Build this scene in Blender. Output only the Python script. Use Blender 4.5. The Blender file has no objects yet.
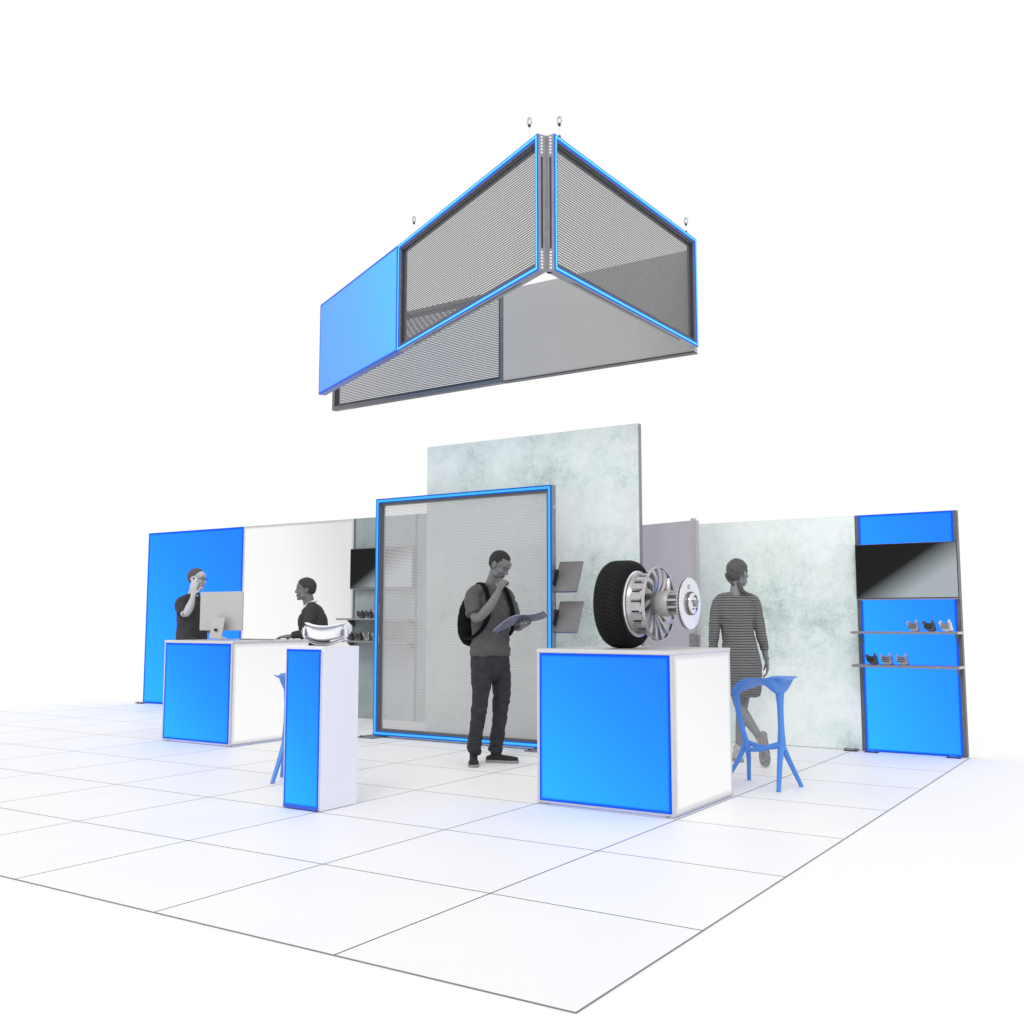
import bpy, bmesh, math, random
from mathutils import Vector, Matrix, noise
random.seed(3)
S = bpy.context.scene
COL = S.collection
PI = math.pi

# ---------------------------------------------------------------- camera
YAW, PIT = .576671887, .10545728
cam = bpy.data.cameras.new('camera'); cam.lens = 36.012; cam.sensor_width = 36; cam.clip_end = 3000
co = bpy.data.objects.new('camera', cam); COL.objects.link(co)
co.location = (1.62907, -2.866266, 1.19821758)
co.rotation_euler = (PI/2 + PIT, 0, YAW)
S.camera = co
# ---------------------------------------------------------------- world: even white studio surround
W = bpy.data.worlds.new('World'); S.world = W; W.use_nodes = True
W.node_tree.nodes['Background'].inputs[0].default_value = (1, 1, 1, 1)
W.node_tree.nodes['Background'].inputs[1].default_value = 1.0
# one large soft studio key
sl = bpy.data.lights.new('key_light', 'SUN'); sl.energy = 0.8; sl.angle = math.radians(25); sl.color = (1, .99, .97)
so = bpy.data.objects.new('key_light', sl); COL.objects.link(so)
so.rotation_euler = Vector((-0.25, 0.75, -0.80)).to_track_quat('-Z', 'Y').to_euler()
so.location = (3, -4, 8)
S.view_settings.view_transform = 'Standard'; S.view_settings.look = 'None'
S.view_settings.exposure = 0; S.view_settings.gamma = 1
S.render.engine = 'CYCLES'
S.cycles.transparent_max_bounces = 24

# ---------------------------------------------------------------- helpers
def lin(c):
    return tuple(((v/255)/12.92 if v/255 <= .04045 else ((v/255+.055)/1.055)**2.4) for v in c[:3]) + (1,)

MATS = {}
def mat(name, c, rough=.5, metal=0, var=.06, scale=12, bump=0, coat=0, bscale=60, spec=None):
    """plain surface with slight procedural variation; c is a linear base colour triple or grey"""
    if name in MATS: return MATS[name]
    if not isinstance(c, tuple): c = (c, c, c)
    m = bpy.data.materials.new(name); m.use_nodes = True; nt = m.node_tree; b = nt.nodes['Principled BSDF']
    tc = nt.nodes.new('ShaderNodeTexCoord'); n = nt.nodes.new('ShaderNodeTexNoise')
    n.inputs['Scale'].default_value = scale; n.inputs['Detail'].default_value = 5
    nt.links.new(tc.outputs['Object'], n.inputs['Vector'])
    mr = nt.nodes.new('ShaderNodeMapRange'); mr.inputs[1].default_value = .3; mr.inputs[2].default_value = .7
    mr.inputs[3].default_value = 1-var; mr.inputs[4].default_value = 1+var
    nt.links.new(n.outputs[0], mr.inputs[0])
    mx = nt.nodes.new('ShaderNodeVectorMath'); mx.operation = 'SCALE'; mx.inputs[0].default_value = c
    nt.links.new(mr.outputs[0], mx.inputs['Scale']); nt.links.new(mx.outputs[0], b.inputs['Base Color'])
    b.inputs['Roughness'].default_value = rough; b.inputs['Metallic'].default_value = metal
    if coat: b.inputs['Coat Weight'].default_value = coat
    if spec is not None: b.inputs['Specular IOR Level'].default_value = spec
    if bump:
        n2 = nt.nodes.new('ShaderNodeTexNoise'); n2.inputs['Scale'].default_value = bscale; n2.inputs['Detail'].default_value = 6
        nt.links.new(tc.outputs['Object'], n2.inputs['Vector'])
        bp = nt.nodes.new('ShaderNodeBump'); bp.inputs['Strength'].default_value = bump; bp.inputs['Distance'].default_value = .01
        nt.links.new(n2.outputs[0], bp.inputs['Height']); nt.links.new(bp.outputs[0], b.inputs['Normal'])
    MATS[name] = m; return m

def emis(name, c, strength=1.0):
    if name in MATS: return MATS[name]
    m = bpy.data.materials.new(name); m.use_nodes = True; nt = m.node_tree; nt.nodes.clear()
    e = nt.nodes.new('ShaderNodeEmission'); o = nt.nodes.new('ShaderNodeOutputMaterial')
    e.inputs[0].default_value = c; e.inputs[1].default_value = strength
    nt.links.new(e.outputs[0], o.inputs[0]); MATS[name] = m; return m

def ramp_nodes(nt, fac, stops):
    r = nt.nodes.new('ShaderNodeValToRGB'); el = r.color_ramp.elements
    el[0].position, el[0].color = stops[0]; el[1].position, el[1].color = stops[-1]
    for p, c in stops[1:-1]:
        e = el.new(p); e.color = c
    nt.links.new(fac, r.inputs[0]); return r

def lightbox(name, w, h, lo, mid, hi, edge, ew=.03, strength=1.0, vec=(.45, .55), stops=(.08, .5, .9)):
    """emissive face: diagonal gradient from lo (bottom left) to hi (top right), edge colour along the rim. UV 0..1"""
    m = bpy.data.materials.new(name); m.use_nodes = True; nt = m.node_tree; nt.nodes.clear()
    L = nt.links.new
    uv = nt.nodes.new('ShaderNodeUVMap'); sp = nt.nodes.new('ShaderNodeSeparateXYZ'); L(uv.outputs[0], sp.inputs[0])
    def math_(op, a, b=None, c=None):
        n = nt.nodes.new('ShaderNodeMath'); n.operation = op
        for i, v in enumerate((a, b, c)):
            if v is None: continue
            if isinstance(v, (int, float)): n.inputs[i].default_value = v
            else: L(v, n.inputs[i])
        return n.outputs[0]
    u, v = sp.outputs[0], sp.outputs[1]
    g = math_('ADD', math_('MULTIPLY', u, vec[0]), math_('MULTIPLY', v, vec[1]))
    if stops[0] == 0: g = math_('ADD', g, .28)
    r = ramp_nodes(nt, g, [(stops[0], lo), (stops[1], mid), (stops[2], hi)])
    du = math_('MULTIPLY', math_('MINIMUM', u, math_('SUBTRACT', 1, u)), w)
    dv = math_('MULTIPLY', math_('MINIMUM', v, math_('SUBTRACT', 1, v)), h)
    d = math_('MINIMUM', du, dv)
    mr = nt.nodes.new('ShaderNodeMapRange'); mr.interpolation_type = 'SMOOTHSTEP'
    mr.inputs[1].default_value = ew*.15; mr.inputs[2].default_value = ew; mr.inputs[3].default_value = 1; mr.inputs[4].default_value = 0
    L(d, mr.inputs[0])
    mx = nt.nodes.new('ShaderNodeMix'); mx.data_type = 'RGBA'
    L(mr.outputs[0], mx.inputs[0]); L(r.outputs[0], mx.inputs[6]); mx.inputs[7].default_value = edge
    e = nt.nodes.new('ShaderNodeEmission'); L(mx.outputs[2], e.inputs[0]); e.inputs[1].default_value = strength
    o = nt.nodes.new('ShaderNodeOutputMaterial'); L(e.outputs[0], o.inputs[0])
    return m

def deep(c, k=1.9):
    c = lin(c); return (c[0], c[1], c[2]*k, 1)
BLO, BMI, BHI, BED = deep((52, 184, 255)), deep((46, 158, 255)), deep((44, 138, 255)), lin((22, 88, 245))
def blue_box(w, h, ew=.035): return lightbox('blue_backlit_fabric', w, h, BLO, BMI, BHI, BED, ew)

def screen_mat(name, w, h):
    return lightbox(name, w, h, lin((170, 180, 184)), lin((38, 38, 38)), lin((36, 36, 36)), lin((60, 60, 62)), .008, vec=(-.60, .50), stops=(0.0, .30, .6))  # diagonal reflection painted into the emission colour, palest at lower right

def concrete(name, lo, mid, hi, scale=1.1, streak=1.0):
    m = bpy.data.materials.new(name); m.use_nodes = True; nt = m.node_tree; b = nt.nodes['Principled BSDF']; L = nt.links.new
    tc = nt.nodes.new('ShaderNodeTexCoord'); mp = nt.nodes.new('ShaderNodeMapping'); mp.inputs['Scale'].default_value = (1, 1, 1/streak)
    L(tc.outputs['Object'], mp.inputs[0])
    tot = None
    for sc, dt, ro, di, wt in ((scale, 3, .5, 0, .46), (scale*6, 9, .78, .2, .34), (scale*22, 6, .8, .5, .22)):
        n = nt.nodes.new('ShaderNodeTexNoise'); n.inputs['Scale'].default_value = sc; n.inputs['Detail'].default_value = dt
        n.inputs['Roughness'].default_value = ro; n.inputs['Distortion'].default_value = di; L(mp.outputs[0], n.inputs['Vector'])
        a = nt.nodes.new('ShaderNodeMath'); a.operation = 'MULTIPLY_ADD'; L(n.outputs[0], a.inputs[0]); a.inputs[1].default_value = wt
        if tot is None: a.inputs[2].default_value = 0
        else: L(tot, a.inputs[2])
        tot = a.outputs[0]
    r = ramp_nodes(nt, a.outputs[0], [(.37, lo), (.485, mid), (.58, hi)])
    L(r.outputs[0], b.inputs['Base Color']); b.inputs['Roughness'].default_value = .75
    b.inputs['Specular IOR Level'].default_value = .2
    return m

def perforated(name, colr, px, pz, rx, metal=0.0, rough=.6, solid_extra=0):
    """sheet with staggered round holes; UV in metres"""
    if name in MATS: return MATS[name]
    m = bpy.data.materials.new(name); m.use_nodes = True; nt = m.node_tree; L = nt.links.new
    b = nt.nodes['Principled BSDF']; b.inputs['Base Color'].default_value = colr; b.inputs['Roughness'].default_value = rough; b.inputs['Metallic'].default_value = metal
    uv = nt.nodes.new('ShaderNodeUVMap'); sp = nt.nodes.new('ShaderNodeSeparateXYZ'); L(uv.outputs[0], sp.inputs[0])
    def M(op, a, b_=None, c=None):
        n = nt.nodes.new('ShaderNodeMath'); n.operation = op
        for i, v in enumerate((a, b_, c)):
            if v is None: continue
            if isinstance(v, (int, float)): n.inputs[i].default_value = v
            else: L(v, n.inputs[i])
        return n.outputs[0]
    V = M('DIVIDE', sp.outputs[1], pz); row = M('FLOOR', V)
    U = M('ADD', M('DIVIDE', sp.outputs[0], px), M('MULTIPLY', M('MODULO', row, 2), .5))
    fu = M('MULTIPLY', M('SUBTRACT', M('FRACT', U), .5), px); fv = M('MULTIPLY', M('SUBTRACT', M('FRACT', V), .5), pz)
    d = M('SQRT', M('ADD', M('MULTIPLY', fu, fu), M('MULTIPLY', fv, fv)))
    hole = M('LESS_THAN', d, rx)
    L(M('SUBTRACT', 1, hole), b.inputs['Alpha'])
    MATS[name] = m; return m

def tag(o, label=None, cat=None, group=None, kind=None):
    if label: o['label'] = label
    if cat: o['category'] = cat
    if group: o['group'] = group
    if kind: o['kind'] = kind
    return o

def empty(name, loc, rz, label, cat, group=None):
    o = bpy.data.objects.new(name, None); COL.objects.link(o); o.empty_display_size = .1
    o.location = loc; o.rotation_euler = (0, 0, rz); return tag(o, label, cat, group)

def obj(name, bm, m, parent=None, smooth=False, label=None):
    me = bpy.data.meshes.new(name)
    if isinstance(bm, bmesh.types.BMesh):
        bm.normal_update(); bm.to_mesh(me); bm.free()
    else: me = bm
    for mm in (m if isinstance(m, (list, tuple)) else [m]): me.materials.append(mm)
    if smooth:
        for p in me.polygons: p.use_smooth = True
        me.set_sharp_from_angle(angle=math.radians(42))
    o = bpy.data.objects.new(name, me); COL.objects.link(o)
    if parent is not None: o.parent = parent
    if label: o['label'] = label
    return o

def B(): return bmesh.new()

def box(bm, x0, x1, y0, y1, z0, z1, M=None, uvm=False):
    """axis box with UV (0..1 across x,z; or metres)"""
    uvl = bm.loops.layers.uv.verify()
    vs = [bm.verts.new((x, y, z)) for x in (x0, x1) for y in (y0, y1) for z in (z0, z1)]
    idx = [(0, 1, 3, 2), (4, 6, 7, 5), (0, 4, 5, 1), (2, 3, 7, 6), (0, 2, 6, 4), (1, 5, 7, 3)]
    for q in idx:
        f = bm.faces.new([vs[i] for i in q])
        for l in f.loops:
            c = l.vert.co
            l[uvl].uv = (c.x, c.z) if uvm else ((c.x-x0)/(x1-x0), (c.z-z0)/(z1-z0))
    if M is not None:
        for v in vs: v.co = M @ v.co
    return bm

def bbox(*a, bev=.0015, **k):
    bm = box(B(), *a, **k)
    if bev: bmesh.ops.bevel(bm, geom=bm.edges[:], offset=bev, segments=1, affect='EDGES')
    return bm

def ring(bm, x0, x1, y0, y1, z0, z1, t, tz=None):
    """rectangular picture frame in xz, members of width t"""
    tz = tz or t
    box(bm, x0, x0+t, y0, y1, z0, z1); box(bm, x1-t, x1, y0, y1, z0, z1)
    box(bm, x0+t, x1-t, y0, y1, z0, z0+tz); box(bm, x0+t, x1-t, y0, y1, z1-tz, z1)
    return bm

def cyl(bm, p, q, r, r2=None, n=16, cap=True):
    p, q = Vector(p), Vector(q); r2 = r if r2 is None else r2
    d = (q-p).normalized(); a = d.orthogonal().normalized(); b = d.cross(a)
    A = [bm.verts.new(p+(a*math.cos(t)+b*math.sin(t))*r) for t in [2*PI*i/n for i in range(n)]]
    C = [bm.verts.new(q+(a*math.cos(t)+b*math.sin(t))*r2) for t in [2*PI*i/n for i in range(n)]]
    for i in range(n): bm.faces.new((A[i], A[(i+1) % n], C[(i+1) % n], C[i]))
    if cap: bm.faces.new(A[::-1]); bm.faces.new(C)
    return bm

def lathe(bm, prof, axis='X', n=48, c=(0, 0, 0), closed=False):
    """profile of (along, radius) turned round axis through c"""
    c = Vector(c); rings = []
    for a, r in prof:
        R = []
        for i in range(n):
            t = 2*PI*i/n
            v = (a, r*math.cos(t), r*math.sin(t)) if axis == 'X' else (r*math.cos(t), r*math.sin(t), a)
            R.append(bm.verts.new(c+Vector(v)))
        rings.append(R)
    pairs = list(zip(rings, rings[1:])) + ([(rings[-1], rings[0])] if closed else [])
    for P, Q in pairs:
        for i in range(n): bm.faces.new((P[i], P[(i+1) % n], Q[(i+1) % n], Q[i]))
    if not closed: bm.faces.new(rings[0][::-1]); bm.faces.new(rings[-1])
    bmesh.ops.recalc_face_normals(bm, faces=bm.faces[:])
    return bm

def torus(bm, c, R, r, M=None, n=20, k=8):
    c = Vector(c); g = []
    for i in range(n):
        t = 2*PI*i/n
        g.append([])
        for j in range(k):
            s = 2*PI*j/k
            v = Vector(((R+r*math.cos(s))*math.cos(t), r*math.sin(s), (R+r*math.cos(s))*math.sin(t)))
            if M: v = M @ v
            g[i].append(bm.verts.new(c+v))
    for i in range(n):
        for j in range(k): bm.faces.new((g[i][j], g[(i+1) % n][j], g[(i+1) % n][(j+1) % k], g[i][(j+1) % k]))
    return bm

def dup(o, parent=None):
    c = o.copy(); COL.objects.link(c); c.parent = parent
    for ch in [x for x in bpy.data.objects if x.parent == o]: dup(ch, c)
    return c

# ---------------------------------------------------------------- materials
ALU = mat('brushed_aluminium', (.52, .51, .53), .38, .55, .05, 30)
ALUL = mat('pale_aluminium', (.60, .59, .60), .35, .3, .04, 30)
DGREY = mat('dark_grey_profile', (.13, .13, .14), .45, .3, .12, 25)
MGREY = mat('mid_grey_profile', (.27, .265, .28), .4, .4, .10, 25)
BLACK = mat('black_rubber', (.012, .012, .013), .55, 0, .2, 30)
WHITE = mat('white_laminate', (.86, .86, .88), .35, 0, .012, 3)
LAV = mat('cool_white_laminate', (.82, .825, .87), .4, 0, .012, 3)
LEDB = emis('led_strip_blue', lin((52, 112, 248)), 1.0)
LEDC = emis('led_core_cyan', lin((110, 228, 255)), 1.1)
STRIPB = emis('wall_strip_blue', lin((20, 96, 214)), 1.0)
STRIPC = emis('wall_strip_core', lin((78, 186, 255)), 1.05)

# ---------------------------------------------------------------- setting
def floor_mat():
    m = bpy.data.materials.new('white_tile_floor'); m.use_nodes = True; nt = m.node_tree; b = nt.nodes['Principled BSDF']; L = nt.links.new
    tc = nt.nodes.new('ShaderNodeTexCoord'); sp = nt.nodes.new('ShaderNodeSeparateXYZ'); L(tc.outputs['Object'], sp.inputs[0])
    def M(op, a, b_=None):
        n = nt.nodes.new('ShaderNodeMath'); n.operation = op
        for i, v in enumerate((a, b_)):
            if v is None: continue
            if isinstance(v, (int, float)): n.inputs[i].default_value = v
            else: L(v, n.inputs[i])
        return n.outputs[0]
    def dist(s): return M('ABSOLUTE', M('SUBTRACT', M('FRACT', M('ADD', s, .5)), .5))
    d = M('MINIMUM', dist(sp.outputs[0]), dist(sp.outputs[1]))
    ln = M('LESS_THAN', d, .0042)
    edge = M('MAXIMUM', M('GREATER_THAN', M('ABSOLUTE', M('ADD', sp.outputs[0], 6)), 5.9978), M('GREATER_THAN', M('ABSOLUTE', M('SUBTRACT', sp.outputs[1], 3.5)), 3.4978))
    n = nt.nodes.new('ShaderNodeTexNoise'); n.inputs['Scale'].default_value = 1.2; n.inputs['Detail'].default_value = 3; L(tc.outputs['Object'], n.inputs['Vector'])
    r = ramp_nodes(nt, n.outputs[0], [(.3, (.865, .86, .862, 1)), (.7, (.89, .885, .885, 1))])
    mx = nt.nodes.new('ShaderNodeMix'); mx.data_type = 'RGBA'; L(ln, mx.inputs[0]); L(r.outputs[0], mx.inputs[6]); mx.inputs[7].default_value = (.04, .04, .045, 1)
    m2 = nt.nodes.new('ShaderNodeMix'); m2.data_type = 'RGBA'; L(edge, m2.inputs[0]); L(mx.outputs[2], m2.inputs[6]); m2.inputs[7].default_value = (.22, .22, .23, 1)
    L(m2.outputs[2], b.inputs['Base Color']); b.inputs['Roughness'].default_value = .5; b.inputs['Specular IOR Level'].default_value = .25
    return m
g = B(); box(g, -400, 400, -400, 400, -.30, -.004)
tag(obj('ground', g, mat('white_ground', (.88, .88, .89), .7, 0, .005, .5, spec=.1)), kind='structure')
g = B(); box(g, -12, 0, 0, 7, -.0035, 0)
tag(obj('floor', g, floor_mat()), kind='structure')

# ---------------------------------------------------------------- wall panels
def foot(t, x, y, blue=False):
    f = obj('foot_plate', bbox(x-.06, x+.06, y-.10, y-.006, .012, .020), emis_foot if blue else MGREY, t)
    for dx in (-.045, .045):
        obj('foot_pad', cyl(B(), (x+dx, y-.085, 0), (x+dx, y-.085, .0235), .014), BLACK, f)
emis_foot = mat('blue_anodised_plate', (.05, .16, .75), .35, .3, .04, 20)

def wall(name, label, x0, x1, y, z1, facem, z0=.004, depth=.10, side=DGREY, sw=.0, cat='wall panel', feet=(), edge=None, over=.0, facem_name='fabric_face'):
    t = empty(name, (x0, y, 0), 0, label, cat, 'display wall panels along the back of the stand')
    w = x1-x0
    fr = obj('frame', ring(B(), 0, w, .004, depth, z0, z1, .035), side, t)
    f = obj(facem_name, bbox(sw, w-sw, 0, .0035, z0+over, z1-over, bev=0), facem, t)
    obj('back_cover', bbox(.036, w-.036, depth-.012, depth-.004, z0+.036, z1-.036, bev=0), WHITE, t)
    if sw:
        for a in (0, w-sw):
            pr = obj('upright', bbox(a+.001, a+sw-.001, -.004, .003, z0, z1), edge or DGREY, t)
            g = B(); z = z0+.03
            while z < z1-.02:
                box(g, a+sw*.5-.0035, a+sw*.5+.0035, -.0052, -.0035, z, z+.014); z += .045
            obj('slot_row', g, mat('slot_grey', (.17, .17, .18), .5, .2), pr)
    for fx in feet: foot(t, fx, 0)
    return t

W_LO, W_MI, W_HI, W_ED = (1, 1, 1, 1), lin((250, 250, 250)), lin((226, 226, 226)), lin((205, 205, 208))
YL = 6.9
w = wall('fabric_wall', 'blue backlit wall panel at the far left end, behind the man on the phone', -11.15, -9.13, YL, 2.483, blue_box(2.02, 2.455, .045), side=mat('blue_trim', (.03, .12, .6), .4), feet=(.05, 1.9), cat='wall panel')
obj('foot_bar', bbox(-.06, .03, -.09, -.04, .004, .014), BLACK, w)
wall('fabric_wall', 'white wall panel between the blue wall and the left shelf wall', -9.128, -7.12, YL, 2.483,
     lightbox('white_gradient_fabric', 2.01, 2.455, W_LO, lin((248, 248, 248)), lin((224, 224, 225)), lin((196, 196, 198)), .05, vec=(.75, .25)), side=ALUL)  # emissive white, turning grey to the right and along the rim
CONC = concrete('printed_pale_concrete', (.40, .515, .49, 1), (.74, .83, .805, 1), (.88, .935, .925, 1), 1.25)
CONC2 = concrete('grey_green_concrete', (.22, .29, .285, 1), (.31, .37, .37, 1), (.38, .43, .45, 1), 1.6, 2.2)  # darker, greyer tones than CONC, stretched vertically
wall('shelf_wall', 'grey green wall panel with two shelves and a screen, left of the tall wall', -7.118, -6.09, YL, 2.483, CONC2, sw=.035, edge=DGREY)
wall('plain_wall', 'plain grey panel seen only through the mesh of the blue framed wall', -6.088, -5.16, YL, 2.483, CONC2, side=MGREY)
wall('tall_wall', 'tallest wall, pale green concrete print, rising behind the mesh wall', -5.135, -2.610, 5.85, 3.068, CONC, z0=.004, depth=.07, side=MGREY, feet=(1.9,))
wall('concrete_wall', 'pale green concrete print wall behind the walking woman', -2.95, -.915, 6.985, 2.185, CONC, z0=.004, side=ALUL, feet=(1.95,), depth=.09)
t = wall('fabric_wall', 'blue backlit shelf wall at the right end with two shelves and a screen', -.912, -.015, 6.985, 2.185, blue_box(.83, 2.16, .03), z0=.004, sw=.033, depth=.085, feet=())
for fx in (.10, .80): foot(t, fx, -.01, True)

# door of the storage room
t = empty('storage_door', (-2.335, 6.46, 0), math.radians(180-17), 'plain grey door standing ajar between the tall wall and the concrete wall', 'door')
obj('leaf', bbox(.0, .80, -.02, .02, .02, 2.17), mat('grey_lilac_door', (.50, .49, .54), .5, 0, .03, 3), t)
obj('door_edge_profile', bbox(-.035, -.002, -.025, .025, .01, 2.19), ALU, t)
l = obj('lock', bbox(-.04, .03, .0255, .04, .93, 1.07), MGREY, t)
for z in (.97, 1.03): obj('lock_screw', cyl(B(), (-.01, .0405, z), (-.01, .046, z), .006), ALUL, l)
t = empty('door_post', (-2.325, 6.40, 0), 0, 'slim silver post with a small latch plate beside the grey storage door', 'post')
obj('post_profile', bbox(.0, .045, .045, .10, 0, 2.17), ALU, t)
obj('latch_plate', bbox(.008, .058, .036, .044, .95, 1.06), MGREY, t)

# mesh light wall
def mesh_face(x0, x1, z0, z1, y, M=None):
    bm = B(); uvl = bm.loops.layers.uv.verify()
    vs = [bm.verts.new(v) for v in ((x0, y, z0), (x1, y, z0), (x1, y, z1), (x0, y, z1))]
    f = bm.faces.new(vs)
    for l in f.loops: l[uvl].uv = (l.vert.co.x, l.vert.co.z)
    return bm
LWX0, LWX1, LWH = -5.455, -3.295, 2.475
t = empty('mesh_light_wall', (LWX0, 5.38, 0), 0, 'mesh wall with a glowing blue frame standing behind the reading man', 'wall panel')
w = LWX1-LWX0
obj('frame', ring(B(), 0, w, .012, .085, .02, LWH, .045), MGREY, t)
st = obj('light_strip', ring(B(), 0, w, .004, .0118, .02, LWH, .045), STRIPB, t)
obj('glowing_core', ring(B(), .013, w-.013, .0, .004, .033, LWH-.013, .022), STRIPC, st)
obj('inner_frame', ring(B(), .0455, w-.0455, .03, .08, .0655, LWH-.0455, .022), DGREY, t)
obj('mesh_sheet', mesh_face(.06, w-.06, .08, LWH-.06, .06), perforated('fine_steel_mesh', (.55, .545, .55, 1), .015, .015, .0052, rough=.6), t)
for z in (.3, 1.30, 2.25):
    obj('clamp', bbox(w+.0005, w+.005, .035, .065, z, z+.03), ALU, t)
for z in (.95, 1.25): obj('clamp', bbox(.046, .055, .012, .03, z, z+.11), MGREY, t)
for x in (.02, w-.1):
    f = obj('foot_plate', bbox(x-.12, x+.10, -.14, .16, .0035, .012), MGREY, t)
    obj('foot_pad', cyl(B(), (x-.08, -.1, 0), (x-.08, -.1, .02), .018), BLACK, f)

# tilted screens mounted at the wall's right edge
def tilt_screen(z, label):
    t = empty('tilted_monitor', (-3.288, 5.46, z), 0, label, 'monitor', 'tilted monitors on the side of the mesh wall')
    M = Matrix.Translation((.115, .02, 0)) @ Matrix.Rotation(math.radians(-24), 4, 'X')
    obj('housing', box(B(), -.125, .125, .0, .02, -.155, .155, M=M), mat('monitor_back_grey', (.21, .20, .205), .45, 0, .08, 8), t)
    obj('bezel_edge', box(B(), -.124, .124, .001, .019, -.160, -.1555, M=M), mat('monitor_edge_blue_reflection', (.05, .08, .3), .3), t)  # blue reflection painted in as the edge's base colour
    M2 = Matrix.Translation((-.005, .0, -.01)) @ Matrix.Rotation(math.radians(-24), 4, 'X')
    b = obj('bracket', box(B(), -.012, .012, -.035, .015, -.08, .07, M=M2), BLACK, t)
    obj('knob', cyl(B(), (.012, -.04, .045), (.04, -.04, .045), .02), BLACK, b)
tilt_screen(1.61, 'upper tilted grey monitor on the right edge of the mesh wall')
tilt_screen(1.235, 'lower tilted grey monitor on the right edge of the mesh wall')

# wall screens
def tv(x, y, z0, z1, w, label):
    t = empty('wall_screen', (x, y, z0), 0, label, 'screen', 'dark flat screens on the walls')
    h = z1-z0
    obj('housing', bbox(0, w, .004, .05, 0, h), DGREY, t)
    obj('screen_glass', bbox(.004, w-.004, 0, .0035, .004, h-.004, bev=0), screen_mat('screen_painted_reflection', w, h), t)
    obj('bottom_bezel', bbox(0, w, -.004, .003, -.012, -.0005), MGREY, t)
tv(-.903, 6.915, 1.397, 1.902, .893, 'flat screen with a painted diagonal reflection on the blue wall at the right')
tv(-7.10, 6.82, 1.595, 2.092, 1.0, 'flat screen with a painted diagonal reflection half hidden behind the mesh wall, left')

# shelves
def shelf(x0, x1, y0, y1, z, label, th=.022):
    t = empty('wall_shelf', (x0, y0, z-th), 0, label, 'shelf', 'slim grey wall shelves')
    obj('board', bbox(0, x1-x0, 0, y1-y0, 0, th), MGREY, t)
    for x in (.03, x1-x0-.05):
        bm = B(); ys = y1-y0
        a = [bm.verts.new((x, ys-.13, -.001)), bm.verts.new((x, ys-.002, -.001)), bm.verts.new((x, ys-.002, -.09))]
        b = [bm.verts.new((x+.012, v.co.y, v.co.z)) for v in a]
        bm.faces.new(a); bm.faces.new(b[::-1])
        for i in range(3): bm.faces.new((a[i], b[i], b[(i+1) % 3], a[(i+1) % 3]))
        bmesh.ops.recalc_face_normals(bm, faces=bm.faces[:])
        obj('bracket', bm, DGREY, t)
    obj('end_cap', bbox(x1-x0+.0005, x1-x0+.006, 0, y1-y0, 0, th), ALU, t)
    return t
shelf(-.91, -.003, 6.70, 6.992, 1.10, 'upper grey shelf on the blue wall at the right')
shelf(-.91, -.003, 6.70, 6.992, .80, 'lower grey shelf on the blue wall at the right')
shelf(-7.12, -6.09, 6.60, 6.893, 1.225, 'upper grey shelf on the grey green wall at the left')
shelf(-7.12, -6.09, 6.60, 6.893, .955, 'lower grey shelf on the grey green wall at the left')

# brake calipers on the shelves
def caliper(loc, rz, sc, mats, label):
    t = empty('brake_caliper', loc, rz, label, 'brake caliper', 'small brake calipers lined up on the shelves')
    t.scale = (sc, sc, sc)
    # bridge: an arc shaped block with two lugs rising
    bm = B(); n = 9; pr = []
    for i in range(n):
        a = math.radians(200 + 100*i/(n-1)); pr.append((.075*math.cos(a)+.01, .11+.075*math.sin(a)*1.25+.0))
    for i in range(n-1, -1, -1):
        a = math.radians(205 + 85*i/(n-1)); pr.append((.055*math.cos(a)+.012, .104+.012*math.sin(a)))
    fa = [bm.verts.new((x, -.03, z)) for x, z in pr]; fb = [bm.verts.new((x, .03, z)) for x, z in pr]
    bm.faces.new(fa); bm.faces.new(fb[::-1])
    for i in range(len(pr)): bm.faces.new((fa[i], fb[i], fb[(i+1) % len(pr)], fa[(i+1) % len(pr)]))
    bmesh.ops.recalc_face_normals(bm, faces=bm.faces[:]); bmesh.ops.bevel(bm, geom=bm.edges[:], offset=.003, segments=2, affect='EDGES')
    zmin = min(v.co.z for v in bm.verts)
    for v in bm.verts: v.co.z -= zmin
    obj('housing', bm, mats[0], t)
    for s in (-.055, .022):
        g = B(); cyl(g, (s, -.012, .07), (s, -.012, .112 if s > 0 else .100), .015, .009, 12)
        box(g, s-.014, s+.014, -.026, .012, .070, .088); obj('lug', g, mats[0], t)
    g = B()
    for k in range(3): box(g, -.05+k*.004, .022, -.036, -.0305, .030+k*.018, .040+k*.018)
    obj('fin_row', g, mats[1], t)
    obj('piston', cyl(B(), (.0, .0305, .045), (.0, .045, .045), .022), mats[1], t)
CM = {'silver': (mat('cast_silver', (.40, .40, .42), .35, .5, .12, 40), DGREY),
      'dark': (mat('cast_dark', (.10, .095, .092), .4, .3, .15, 40), BLACK),
      'bright': (mat('cast_bright', (.75, .72, .72), .2, .7, .08, 40), DGREY)}
for (x, k, lab) in ((-.36, 'silver', 'silver brake caliper, leftmost of three on the upper right shelf'), (-.225, 'dark', 'dark brake caliper in the middle of the upper right shelf'),
               (-.088, 'bright', 'bright silver brake caliper at the right end of the upper right shelf')):
    caliper((x-.014, 6.80, 1.1005), math.radians(-8), .95, CM[k], lab)
for (x, k, lab) in ((-.73, 'dark', 'dark brake caliper at the left end of the lower right shelf'), (-.60, 'silver', 'silver brake caliper in the middle on the lower right shelf'),
               (-.465, 'silver', 'silver brake caliper, rightmost of three on the lower right shelf')):
    caliper((x-.014, 6.80, .8005), math.radians(-8), .95, CM[k], lab)
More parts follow.
